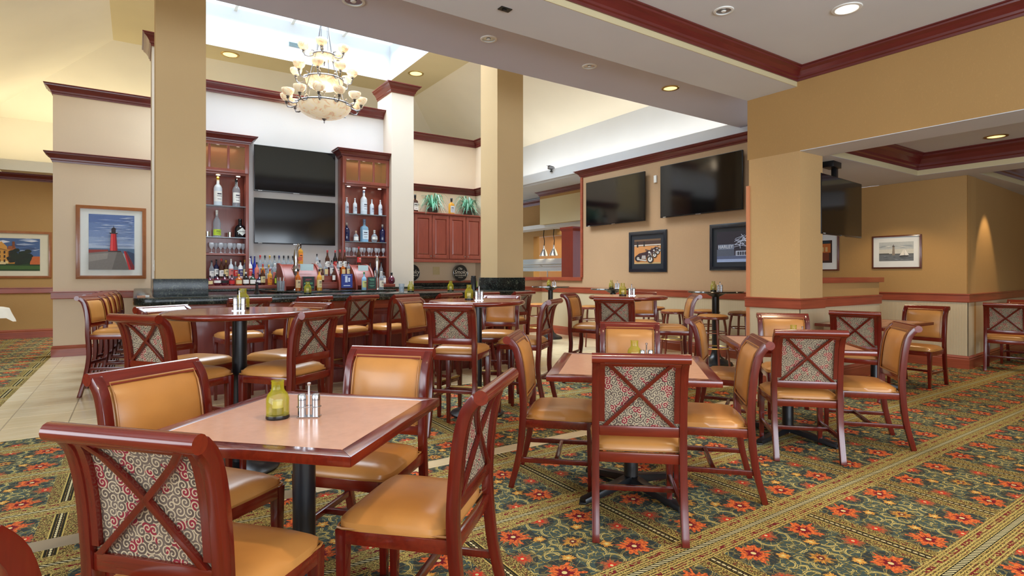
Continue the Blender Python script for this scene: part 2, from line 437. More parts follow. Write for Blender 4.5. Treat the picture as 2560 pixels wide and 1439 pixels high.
def tiles(x0, x1, y0, y1, ox, oy, sx=TS, sy=TS, skip=None):
    g_ = .005; i0 = math.floor((x0-ox)/sx); j0 = math.floor((y0-oy)/sy)
    i = i0
    while ox+i*sx < x1-1e-3:
        j = j0
        while oy+j*sy < y1-1e-3:
            a0 = max(x0, ox+i*sx); a1 = min(x1, ox+(i+1)*sx); c0 = max(y0, oy+j*sy); c1 = min(y1, oy+(j+1)*sy)
            if a1-a0 > .03 and c1-c0 > .03 and not (skip and skip((a0+a1)/2, (c0+c1)/2)):
                link('tile', tile_mesh(a1-a0-g_, c1-c0-g_), fl, (a0, c0, 0))
            j += 1
        i += 1
tiles(-1.10, -.93, 5.83, 11.3, -1.10, 5.83, .17, TS)
tiles(-.93, .1, 5.83, 11.3, -.93, 5.83)
tiles(.1, 5.60, 5.83, 6.82, -.93, 5.83)
tiles(5.60, 7.7, 4.0, 10.22, 5.60, 4.0)
tiles(4.3, 5.6, 6.82, 8.6, -.93, 5.83)
tiles(.9, 6.1, 3.425, 3.555, .9, 3.425, .6, .13)

def wallbox(name, mat, dims, label, cat='wall', parent=None):
    b2 = bmesh.new()
    for d in dims: box(b2, *d)
    if parent: return fin(name, b2, mat, parent, smooth=False)
    return struct(name, b2, mat, label, cat)
CROWN = [(0, 0), (.012, 0), (.016, .022), (.03, .03), (.034, .05), (.066, .085), (.098, .103), (.102, .118), (.12, .122), (.12, .132), (0, .132)]
def crown(name, pts, ztop, label, h=1.0, out=1.0, closed=False, mat='crownwood', parent=None):
    b2 = bmesh.new(); sweep(b2, pts, [(o*out, ztop-.132*h+z*h) for o, z in CROWN], closed)
    o = fin(name, b2, M[mat], parent, smooth=False)
    if not parent: tag(o, label, 'crown moulding', None, 'structure')
    return o
RAIL = [(0, .915), (.02, .915), (.024, .925), (.024, 1.012), (.034, 1.02), (.034, 1.035), (0, 1.035)]
def rail(name, pts, label):
    b2 = bmesh.new(); sweep(b2, pts, RAIL); o = fin(name, b2, M['trimwood'], smooth=False)
    return tag(o, label, 'chair rail', None, 'structure')
BASE = [(0, 0), (.024, 0), (.024, .125), (.018, .135), (.022, .15), (.012, .168), (.006, .18), (0, .18)]
def baseb(name, pts, label):
    b2 = bmesh.new(); sweep(b2, pts, BASE); o = fin(name, b2, M['trimwood'], smooth=False)
    return tag(o, label, 'baseboard', None, 'structure')

# near dining ceiling (tray), beam, far soffit
wallbox('ceiling', M['white_ceil'], [(-7, 6.1, -5, 3.40, 3.57, 3.7)], 'pale grey flat ceiling over the dining tables, framed by dark crown moulding', 'ceiling')
b2 = bmesh.new(); box(b2, -7, 6.1, 3.40, 4.0, 3.385, 4.2)
beam = struct('ceiling_beam', b2, M['white_ceil'], 'long pale ceiling beam with a flat underside, running left from the right wall', 'beam')
b2 = bmesh.new(); box(b2, -7, 6.1, 3.392, 3.3999, 3.385, 3.57)
fin('beam_face', b2, M['beige_paint'], beam, smooth=False)
wallbox('ceiling_soffit', M['soffit'], [(-7, 7.7, 4.0, 5.17, 3.55, 3.7)], 'grey lowered ceiling strip with round downlights behind the pale beam', 'ceiling')
crown('trim_1', [(-7, 3.39), (6.1, 3.39), (6.1, -5)], 3.57, 'dark red crown moulding around the pale ceiling over the tables', h=1.0, out=1.0)
# header wall and pier on the right
b2 = bmesh.new(); box(b2, 6.1, 6.58, -5, 4.0, 2.67, 3.7)
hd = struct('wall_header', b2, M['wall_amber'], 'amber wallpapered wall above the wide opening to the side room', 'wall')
b2 = bmesh.new(); box(b2, 6.1, 6.58, -5, 3.36, 2.664, 2.67); fin('header_underside', b2, M['white_ceil'], hd, smooth=False)
b2 = bmesh.new(); box(b2, 6.1, 6.58, 3.36, 3.98, 0, 2.67)
pier = struct('wall_pier', b2, M['wall_tan'], 'tan wallpapered square pier under the header, girdled by a wood rail', 'pillar')
b2 = bmesh.new(); box(b2, 6.092, 6.1, 3.35, 3.98, .18, .915); box(b2, 6.092, 6.588, 3.352, 3.36, .18, .915); fin('wainscot', b2, M['wains'], pier, smooth=False)
b2 = bmesh.new(); box(b2, 6.085, 6.13, 3.965, 4.01, 0, 2.36); fin('corner_guard', b2, M['guard'], pier, .003)
rail('trim_2', [(6.1, 4.02), (6.1, 3.36), (6.58, 3.36), (6.58, 3.45), (8.2, 3.45), (8.2, 3.6)], 'reddish wood rail around the tan pier and along its half wall')
baseb('baseboard_pier', [(6.1, 3.98), (6.1, 3.36), (6.58, 3.36), (6.58, 3.45), (8.2, 3.45), (8.2, 3.6)], 'reddish baseboard around the foot of the tan pier')
b2 = bmesh.new(); box(b2, 6.58, 8.2, 3.45, 3.6, 0, 1.2)
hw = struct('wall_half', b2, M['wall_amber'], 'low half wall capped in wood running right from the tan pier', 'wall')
b2 = bmesh.new(); box(b2, 6.58, 8.23, 3.40, 3.65, 1.20, 1.265); fin('wood_cap', b2, M['trimwood'], hw, .004)
b2 = bmesh.new(); box(b2, 6.58, 8.2, 3.442, 3.45, .18, .915); fin('wainscot', b2, M['wains'], hw, smooth=False)
# side room on the right
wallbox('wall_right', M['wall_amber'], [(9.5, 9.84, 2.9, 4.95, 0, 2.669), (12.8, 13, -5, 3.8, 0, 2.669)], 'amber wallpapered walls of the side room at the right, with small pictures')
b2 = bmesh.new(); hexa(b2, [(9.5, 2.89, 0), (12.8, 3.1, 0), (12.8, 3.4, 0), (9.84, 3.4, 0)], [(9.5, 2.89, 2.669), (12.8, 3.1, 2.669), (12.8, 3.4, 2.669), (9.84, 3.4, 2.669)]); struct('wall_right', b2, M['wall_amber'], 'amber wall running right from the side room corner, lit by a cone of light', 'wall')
rail('trim_3', [(9.5, 5.0), (9.5, 2.89), (12.8, 3.1)], 'reddish wood chair rail along the amber side room wall')
baseb('baseboard_right', [(9.5, 5.0), (9.5, 2.89), (12.8, 3.1)], 'reddish baseboard along the amber side room wall')
b2 = bmesh.new(); box(b2, 9.492, 9.5, 2.882, 4.95, .18, .915); hexa(b2, [(9.492, 2.882, .18), (12.8, 3.092, .18), (12.8, 3.1, .18), (9.492, 2.89, .18)], [(9.492, 2.882, .915), (12.8, 3.092, .915), (12.8, 3.1, .915), (9.492, 2.89, .915)])
struct('wall_wainscot', b2, M['wains'], 'ribbed beige wainscot below the chair rail in the side room', 'wainscot')
# side room ceiling with two trays
b2 = bmesh.new()
for d in [(6.58, 6.62, -5, 4.0), (6.62, 8.99, 3.3, 4.0), (8.99, 9.5, -5, 4.0), (9.5, 12, 2.76, 4.0), (7.96, 9.5, 4.0, 4.95), (12, 13, -5, 4)]:
    box(b2, d[0], d[1], d[2], d[3], 2.67, 2.95)
box(b2, 6.58, 13, -5, 4.0, 2.95, 3.05)
struct('ceiling_alcove', b2, M['white_ceil'], 'pale side room ceiling with recessed trays edged in dark moulding', 'ceiling')
b2 = bmesh.new(); sweep(b2, [(6.62, -5), (6.62, 3.3), (8.99, 3.3), (8.99, -5)], [(0, 2.672), (.006, 2.672), (.006, 2.74), (0, 2.74)]); sweep(b2, [(9.5, 2.76), (12, 2.76)], [(0, 2.672), (.006, 2.672), (.006, 2.74), (0, 2.74)])
struct('ceiling_tray_edge', b2, M['beige_paint'], 'narrow beige band under the tray moulding of the side room ceiling', 'trim')
crown('trim_4', [(6.62, -5), (6.62, 3.3), (8.99, 3.3), (8.99, -5)], 2.95, 'dark crown moulding inside the first side room ceiling tray', h=1.6, out=1.1)
crown('trim_5', [(9.5, -5), (9.5, 2.76), (12, 2.76)], 2.95, 'dark crown moulding of the farther side room ceiling tray', h=1.6, out=1.1)

# TV wall
wallbox('wall_tv', M['wall_tv'], [(7.7, 7.95, 4.95, 8.83, 0, 3.44), (7.95, 9.85, 4.95, 5.15, 0, 2.669), (7.7, 7.95, 8.83, 10.22, 0, 1.17), (6.46, 7.95, 10.22, 10.42, 0, 1.17)], 'tan wallpapered wall behind the high tables with two wall televisions')
b2 = bmesh.new(); box(b2, 7.692, 7.7, 4.95, 10.22, .18, .915); box(b2, 6.5, 7.692, 10.212, 10.22, .18, .915)
struct('wall_wainscot', b2, M['wains'], 'ribbed beige wainscot below the rail of the television wall', 'wainscot')
rail('trim_6', [(6.5, 10.22), (7.7, 10.22), (7.7, 4.95)], 'reddish wood chair rail along the television wall')
baseb('baseboard_tv', [(6.5, 10.22), (7.7, 10.22), (7.7, 4.95)], 'reddish baseboard along the foot of the television wall')
crown('trim_7', [(7.85, 8.86), (7.7, 8.86), (7.7, 4.95)], 3.44, 'dark red crown moulding topping the television wall')
b2 = bmesh.new(); box(b2, 7.67, 7.98, 8.80, 8.86, 1.24, 3.31); box(b2, 7.66, 8.0, 8.83, 10.25, 1.17, 1.245); box(b2, 6.46, 7.70, 10.18, 10.46, 1.17, 1.245)
struct('trim_8', b2, M['trimwood'], 'wood casing post and sill around the serving opening left of the televisions', 'trim', .004)
# cove ledge above the TV wall
wallbox('wall_cove', M['white_ceil'], [(7.7, 7.78, 4.0, 14.5, 3.44, 3.645), (7.78, 8.65, 4.0, 14.5, 3.44, 3.50), (8.6, 8.75, 4.0, 16.4, 3.44, 4.75)], 'pale blue white cove ledge and lit upper wall above the television wall')
# left far hall
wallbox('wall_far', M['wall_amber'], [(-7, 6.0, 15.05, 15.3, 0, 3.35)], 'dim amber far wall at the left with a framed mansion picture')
rail('trim_9', [(-7, 15.05), (.5, 15.05)], 'reddish wood chair rail on the far left wall')
baseb('baseboard_far', [(-7, 15.05), (.5, 15.05)], 'reddish baseboard on the far left wall')
crown('trim_10', [(-7, 15.05), (.5, 15.05)], 3.35, 'dark crown moulding at the top of the far left wall')
wallbox('wall_cove', M['cream'], [(-2.2, 8.6, 14.6, 14.68, 3.35, 3.56), (-2.2, 8.6, 14.68, 16.4, 3.35, 3.42), (-2.77, 8.6, 16.3, 16.45, 3.42, 4.75), (-2.28, -2.2, 5.2, 14.68, 3.35, 3.56), (-2.85, -2.28, 5.2, 16.4, 3.35, 3.42), (-2.9, -2.77, 5.2, 16.4, 3.42, 4.75)], 'cream cove ledge and warm lit upper wall at the far left')
wallbox('ceiling_left', M['cream'], [(-7, -2.85, 4.0, 16.4, 3.35, 3.45)], 'low cream ceiling of the far left hall', 'ceiling')
# vaulted ceiling: four slopes up to a flat ring around the skylight well
b2 = bmesh.new()
E_ = [(-2.77, 3.6, 4.7), (8.6, 3.6, 4.7), (8.6, 16.35, 4.7), (-2.77, 16.35, 4.7)]
R1 = [(-.37, 6.0, 6.07), (6.22, 6.0, 6.07), (6.22, 13.98, 6.07), (-.37, 13.98, 6.07)]
R2 = [(.62, 6.95, 6.07), (5.22, 6.95, 6.07), (5.22, 13.15, 6.07), (.62, 13.15, 6.07)]
R3 = [(x, y, 6.95) for x, y, z in R2]
for A_, B_, mi in ((E_, R1, 0), (R1, R2, 1), (R2, R3, 2)):
    for i in range(4): poly(b2, [A_[i], A_[(i+1) % 4], B_[(i+1) % 4], B_[i]], mi)
me_o = fin('ceiling_vault', b2, [M['cream'], M['beige_paint'], M['white_ceil']], smooth=False)
tag(me_o, 'cream vaulted ceiling sloping up to the flat ring around the skylight', 'ceiling', None, 'structure')
wallbox('wall_vault', M['cream'], [(-2.9, 8.7, 5.17, 5.3, 3.7, 5.8)], 'cream upper wall above the grey lowered ceiling strip')
b2 = bmesh.new(); poly(b2, R3[::-1]); box(b2, .6, 5.24, 6.93, 13.17, 6.97, 7.0)
sk = struct('window_1', b2, M['skypane'], 'large bright skylight above the bar', 'skylight')
b2 = bmesh.new()
for x in (1.77, 2.92, 4.07): box(b2, x-.03, x+.03, 6.95, 13.15, 6.90, 6.95)
for y in (8.5, 10.05, 11.6): box(b2, .62, 5.22, y-.03, y+.03, 6.90, 6.95)
fin('window_frame', b2, M['white'], sk)
# bar wall, end columns, wings
wallbox('wall_bar', M['wall_bar'], [(.63, 3.84, 10.0, 10.3, 0, 4.33)], 'pale beige wall behind the bar holding two televisions')
crown('trim_11', [(.63, 10.0), (3.84, 10.0)], 4.33, 'dark red crown moulding topping the wall behind the bar', h=1.1, out=1.2)
for x0, x1, nm, lb in ((3.84, 4.27, 'right', 'slim beige pillar with a wood capital right of the back bar'), (.2, .63, 'left', 'slim beige pillar with a wood capital behind the left bar pillar')):
    b2 = bmesh.new(); box(b2, x0, x1, 9.6, 10.3, 0, 4.72); o = struct('column', b2, M['wall_column'], lb, 'pillar')
    b2 = bmesh.new(); sweep(b2, [(x0, 10.3), (x0, 9.6), (x1, 9.6), (x1, 10.3)][::1], [(q*.95, 4.76-.165+z*1.25) for q, z in CROWN]); 
    fin('capital', b2, M['crownwood'], o, smooth=False)
wallbox('wall_wing_left', M['wall_wing'], [(-1.07, .63, 11.3, 11.6, 0, 4.28)], 'pale beige wall at the left of the bar with a framed lighthouse picture')
crown('trim_12', [(-1.07, 11.6), (-1.07, 11.3), (.63, 11.3)], 4.28, 'upper dark crown moulding of the lighthouse picture wall', h=1.15, out=.9)
crown('trim_13', [(-1.07, 11.6), (-1.07, 11.3), (.63, 11.3)], 3.22, 'lower dark crown moulding of the lighthouse picture wall', h=1.15, out=.9)
rail('trim_14', [(-1.07, 11.6), (-1.07, 11.3), (.63, 11.3)], 'reddish wood chair rail under the lighthouse picture')
baseb('baseboard_left', [(-1.07, 11.6), (-1.07, 11.3), (.63, 11.3)], 'reddish baseboard under the lighthouse picture')
wallbox('wall_wing_right', M['wall_wing'], [(4.27, 6.75, 11.1, 11.4, 0, 4.33), (6.46, 6.75, 10.22, 11.1, 0, 4.33)], 'beige wall at the right of the bar above wood wall cabinets')
crown('trim_15', [(4.27, 11.1), (6.46, 11.1), (6.46, 10.22)], 4.33, 'upper dark crown moulding right of the back bar', h=1.05, out=1.0)
crown('trim_16', [(4.27, 11.1), (6.46, 11.1), (6.46, 10.22)], 3.23, 'lower dark crown moulding above the wood wall cabinets', h=1.05, out=1.0)
# unseen walls that close the room, with windows behind the camera
wallbox('wall_left', M['wall_amber'], [(-7, -6.8, -.0, 16, 0, 3.5), (-7, -6.8, -5, -3, 0, 3.5)], 'amber wall at the far left side of the dining room')
b2 = bmesh.new(); box(b2, -7, 13, -5, -4.8, 0, .6); box(b2, -7, 13, -5, -4.8, 2.9, 3.7)
for x in (-7, -4.4, -1.6, 1.2, 4.0, 6.8): box(b2, x, x+.5 if x < 6 else 13, -5, -4.8, .6, 2.9)
struct('wall_back', b2, M['wall_tan'], 'tan wall with tall windows behind the viewer', 'wall')

# ================================================================== bar pillars
for k, (x0, y0, lb) in enumerate([(.178, 6.95, 'tall tan square pillar standing on the left end of the bar'), (4.45, 7.0, 'tall tan square pillar standing on the right end of the bar')]):
    b2 = bmesh.new(); box(b2, x0, x0+.465, y0, y0+.48, 0, 5.6)
    o = struct('column', b2, M['wall_pillar'], lb, 'pillar')
    b2 = bmesh.new(); box(b2, x0-.022, x0+.487, y0-.022, y0+.502, 1.062, 1.255); fin('granite_band', b2, M['granite'], o, .003)

# ================================================================== BAR
bar = thing('bar_counter', 'long dark granite topped bar with a panelled red wood front', 'bar')
def slab(pts, z0, z1, bev):
    b_ = bmesh.new(); a = [b_.verts.new((x, y, z0)) for x, y in pts]; c = [b_.verts.new((x, y, z1)) for x, y in pts]; n = len(pts)
    for i in range(n): b_.faces.new([a[i], a[(i+1) % n], c[(i+1) % n], c[i]])
    b_.faces.new(a[::-1]); b_.faces.new(c); return b_
def arc(cx, cy, r, a0, a1, n=6): return [(cx+r*math.cos(math.radians(a0+(a1-a0)*i/n)), cy+r*math.sin(math.radians(a0+(a1-a0)*i/n))) for i in range(n+1)]
front = arc(.20, 6.75, .22, 180, 270)+arc(4.66, 6.75, .20, 270, 360)+arc(4.66, 7.35, .20, 0, 70)
pts = front+[(4.45, 7.55), (4.2, 7.2), (.62, 7.2), (.62, 9.6), (.2, 11.28), (-.02, 11.28)]
b_ = slab(pts, .99, 1.07, .02)
fin('countertop', b_, M['granite'], bar, .022)
b2 = bmesh.new(); box(b2, .25, 4.45, 6.82, 6.95, 0, .99); box(b2, .25, .40, 6.95, 11.25, 0, .99); box(b2, 4.35, 4.45, 6.95, 7.5, 0, .99)
fin('bar_front', b2, M['barwood'], bar, smooth=False)
b2 = bmesh.new(); box(b2, .22, 4.47, 6.79, 6.82, 0, .16); box(b2, .225, .25, 6.8, 11.25, 0, .16); fin('plinth', b2, M['barwood'], bar, .006)
b2 = bmesh.new(); box(b2, .22, 4.47, 6.78, 6.82, .88, .99); fin('top_moulding', b2, M['trimwood'], bar, .01)
for i in range(6):
    x0 = .32+i*.68
    b2 = bmesh.new(); sweep(b2, [(0, 0)]*0 or [(x0, 6.82), (x0+.6, 6.82)], [(0, .22), (.012, .22), (.012, .25), (0, .25)])
    box(b2, x0, x0+.03, 6.808, 6.82, .22, .86); box(b2, x0+.57, x0+.6, 6.808, 6.82, .22, .86); box(b2, x0, x0+.6, 6.808, 6.82, .83, .86); box(b2, x0+.06, x0+.54, 6.812, 6.822, .28, .80)
    fin('front_panel', b2, M['barwood'], bar, .003)
for i in range(5):
    y0 = 7.2+i*.8
    b2 = bmesh.new(); box(b2, .238, .25, y0, y0+.03, .22, .86); box(b2, .238, .25, y0+.67, y0+.7, .22, .86); box(b2, .238, .25, y0, y0+.7, .83, .86); box(b2, .238, .25, y0, y0+.7, .22, .25)
    fin('side_panel', b2, M['barwood'], bar, .003)
# back bar counter
bb = thing('back_counter', 'low back bar counter with dark top, red wood ledge and steel cooler fronts', 'counter')
b2 = bmesh.new(); box(b2, .63, 3.84, 9.28, 10.0, 0, 1.05); fin('cabinet_body', b2, M['barwood'], bb, smooth=False)
b2 = bmesh.new(); box(b2, .63, 4.3, 9.22, 9.6, 1.05, 1.085); box(b2, .63, 3.84, 9.6, 9.99, 1.05, 1.085); fin('countertop', b2, M['granite'], bb, .008)
b2 = bmesh.new(); box(b2, .65, 3.83, 9.40, 9.98, 1.085, 1.135); box(b2, .65, 3.83, 9.62, 9.98, 1.135, 1.235); fin('bottle_step', b2, M['cabwood'], bb, .004)
for i, x in enumerate((1.75, 2.4, 3.1)):
    b2 = bmesh.new(); box(b2, x, x+.6, 9.2, 9.28, .2, 1.03)
    for k in range(6): box(b2, x+.03, x+.57, 9.185, 9.2, .86+k*.025, .872+k*.025)
    fin('cooler_front', b2, M['steel'], bb, .003)
b2 = bmesh.new(); box(b2, 1.15, 1.55, 9.24, 9.29, .3, 1.0); fin('drawer', b2, M['cabwood'], bb, .004)
# right back counter behind the bar end
rb = thing('side_counter', 'dark topped side counter under the wood wall cabinets', 'counter')
b2 = bmesh.new(); box(b2, 4.3, 6.46, 10.5, 11.1, 0, 1.0); fin('cabinet_body', b2, M['cabwood'], rb, smooth=False)
b2 = bmesh.new(); box(b2, 4.28, 6.46, 10.45, 11.1, 1.0, 1.04); box(b2, 4.28, 6.46, 11.06, 11.1, 1.04, 1.12); fin('countertop', b2, M['granite'], rb, .006)
b2 = bmesh.new(); box(b2, 4.28, 6.46, 11.05, 11.1, 1.12, 1.17); fin('wood_edge', b2, M['trimwood'], rb, .004)

# ---------------- liquor cabinets either side of the TVs
def liquor_cabinet(x0, x1, label, mid_mullions=2):
    t = thing('liquor_cabinet', label, 'cabinet'); W = 'cabwood'; y0, y1 = 9.72, 9.99; zt = 3.38; f = .045
    b2 = bmesh.new(); box(b2, x0, x0+f, y0, y1, 1.135, zt); box(b2, x1-f, x1, y0, y1, 1.135, zt); box(b2, x0+f, x1-f, y1-.02, y1, 1.135, zt)
    box(b2, x0+f, x1-f, y0+.002, y1-.02, zt-.03, zt-.001); box(b2, x0+f, x1-f, y0+.002, y1-.02, 2.86, 2.90); fin('carcass', b2, M[W], t, .003)
    b2 = bmesh.new(); sweep(b2, [(x0, y1), (x0, y0), (x1, y0)] if x0 > 2 else [(x0, y0), (x1, y0), (x1, y1)], [(q*1.0, zt-.03+z*1.0) for q, z in CROWN]); fin('crown', b2, M['crownwood'], t, smooth=False)
    n = mid_mullions+1; wd = (x1-x0)
    b2 = bmesh.new(); z0, z1 = 2.895, zt-.02
    box(b2, x0+.06, x1-.06, y0-.018, y0, z1-.05, z1); box(b2, x0+.06, x1-.06, y0-.018, y0, z0, z0+.055); box(b2, x0, x0+.06, y0-.02, y0, z0, z1); box(b2, x1-.06, x1, y0-.02, y0, z0, z1)
    for k in range(1, n): xx = x0+.03+(wd-.06)*k/n; box(b2, xx-.018, xx+.018, y0-.017, y0, z0+.055, z1-.05)
    dr = fin('glass_door', b2, M[W], t, .003)
    for k in range(n):
        a = x0+.03+(wd-.06)*k/n; c = x0+.03+(wd-.06)*(k+1)/n
        b2 = bmesh.new(); box(b2, a+.018, c-.018, y0-.012, y0-.007, z0+.05, z1-.05); fin('pane', b2, M['g_cab'], dr, smooth=False)
    b2 = bmesh.new()
    for z in (2.375, 1.885): box(b2, x0+f, x1-f, y0+.01, y1-.02, z-.012, z)
    fin('glass_shelf', b2, M['g_shelf'], t, smooth=False)
    b2 = bmesh.new(); box(b2, x0+f, x1-f, y0, y1-.02, 1.60, 1.63); fin('wood_shelf', b2, M[W], t, .003)
    for k in range(n):
        xx = x0+.14+(wd-.28)*k/(n-1); b2 = bmesh.new(); lathe(b2, [(.03, 2.852), (.03, 2.859), (0, 2.859)], 14, xx, y0+.1); fin('puck_light', b2, M['lamp_cool'], t)
        l = light('SPOT', 'puck_light', (xx, y0+.1, 2.845), 2.4, (1, .95, .85), spot=2.0, blend=.8, radius=.03)
        b2 = bmesh.new(); lathe(b2, [(.025, 3.335), (.025, 3.34), (0, 3.34)], 12, xx, y0+.12); fin('puck_light', b2, M['lamp_cool'], t)
    light('AREA', 'cabinet_glow', ((x0+x1)/2, y0+.14, 3.33), 2.0, (1, .72, .35), size=wd*.7, size_y=.15)
    return t
liquor_cabinet(.65, 1.50, 'tall red wood liquor cabinet with glass top doors left of the bar televisions')
liquor_cabinet(2.99, 3.838, 'tall red wood liquor cabinet with glass top doors right of the bar televisions')

# ---------------- wall cabinets right
wc = thing('wall_cabinet', 'row of red wood wall cabinets with raised panel doors right of the bar', 'cabinet')
b2 = bmesh.new(); box(b2, 4.27, 6.45, 10.78, 11.1, 1.62, 2.58); box(b2, 4.27, 6.45, 10.74, 11.1, 1.56, 1.62); box(b2, 4.27, 6.45, 10.73, 11.1, 2.58, 2.61); fin('carcass', b2, M['cabwood'], wc, .003)
ex = [4.395+.4075*k for k in range(6)]
for i in range(5):
    a, c = ex[i]+.01, ex[i+1]-.01
    b2 = bmesh.new(); y = 10.78
    box(b2, a, a+.06, y-.02, y, 1.64, 2.56); box(b2, c-.06, c, y-.02, y, 1.64, 2.56); box(b2, a+.06, c-.06, y-.02, y, 2.48, 2.56); box(b2, a+.06, c-.06, y-.02, y, 1.64, 1.72)
    d_ = fin('door', b2, M['cabwood'], wc, .004)
    b2 = bmesh.new(); hexa(b2, [(a+.06, y, 1.72), (c-.06, y, 1.72), (c-.06, y, 2.48), (a+.06, y, 2.48)], [(a+.09, y-.016, 1.75), (c-.09, y-.016, 1.75), (c-.09, y-.016, 2.45), (a+.09, y-.016, 2.45)]); fin('raised_panel', b2, M['cabwood'], d_, smooth=False)
    b2 = bmesh.new(); hx = (c-.03) if i % 2 else (a+.03); lathe(b2, [(.006, 0), (.006, .012), (.014, .018), (.012, .028), (0, .03)], 10)
    bmesh.ops.rotate(b2, verts=b2.verts, cent=(0, 0, 0), matrix=Matrix.Rotation(PI/2, 3, 'X')); bmesh.ops.translate(b2, verts=b2.verts, vec=(hx, y-.02, 1.69)); fin('knob', b2, M['steel'], d_)
# ================================================================== CHAIRS
def cushion(bm, xf, xb, y0, y1, z0, z1, dome, nx=10, ny=10, rnd=.012):
    """upholstered pad: xb half width at y0 (back), xf at y1 (front)"""
    def side(t): return xb+(xf-xb)*t
    def prof(u): return 1-abs(u)**4
    top = {}; 
    for i in range(nx+1):
        for j in range(ny+1):
            u = -1+2*i/nx; v = -1+2*j/ny; t = (v+1)/2
            e = max(abs(u), abs(v)); sq = 1-.085*(abs(u)*abs(v))**5
            z = z1-.35*(z1-z0)+.35*(z1-z0)*(1 if e < .99 else 0)+dome*prof(u)*prof(v)
            top[i, j] = bm.verts.new((u*side(t)*sq, y0+(y1-y0)*(.5+.5*v*sq), z))
    for i in range(nx):
        for j in range(ny): bm.faces.new([top[i, j], top[i+1, j], top[i+1, j+1], top[i, j+1]])
    ring = [(i, 0) for i in range(nx)]+[(nx, j) for j in range(ny)]+[(i, ny) for i in range(nx, 0, -1)]+[(0, j) for j in range(ny, 0, -1)]
    low = []
    for k in ring:
        p = top[k].co; low.append(bm.verts.new((p.x, p.y, z0)))
    n = len(ring)
    for a in range(n): bm.faces.new([top[ring[a]], low[a], low[(a+1) % n], top[ring[(a+1) % n]]])
    bm.faces.new(low)
def interp(path, z):
    for (y0, z0), (y1, z1) in zip(path, path[1:]):
        if z0 <= z <= z1: return y0+(y1-y0)*(z-z0)/(z1-z0)
    return path[-1][0]
def smooth_path(p, n=4):
    out = []
    for i in range(len(p)-1):
        p0 = Vector(p[max(i-1, 0)]); p1 = Vector(p[i]); p2 = Vector(p[i+1]); p3 = Vector(p[min(i+2, len(p)-1)])
        for k in range(n):
            t = k/n; q = .5*((2*p1)+(p2-p0)*t+(2*p0-5*p1+4*p2-p3)*t*t+(3*p1-p0-3*p2+p3)*t**3); out.append((q.x, q.y))
    out.append(tuple(p[-1])); return out
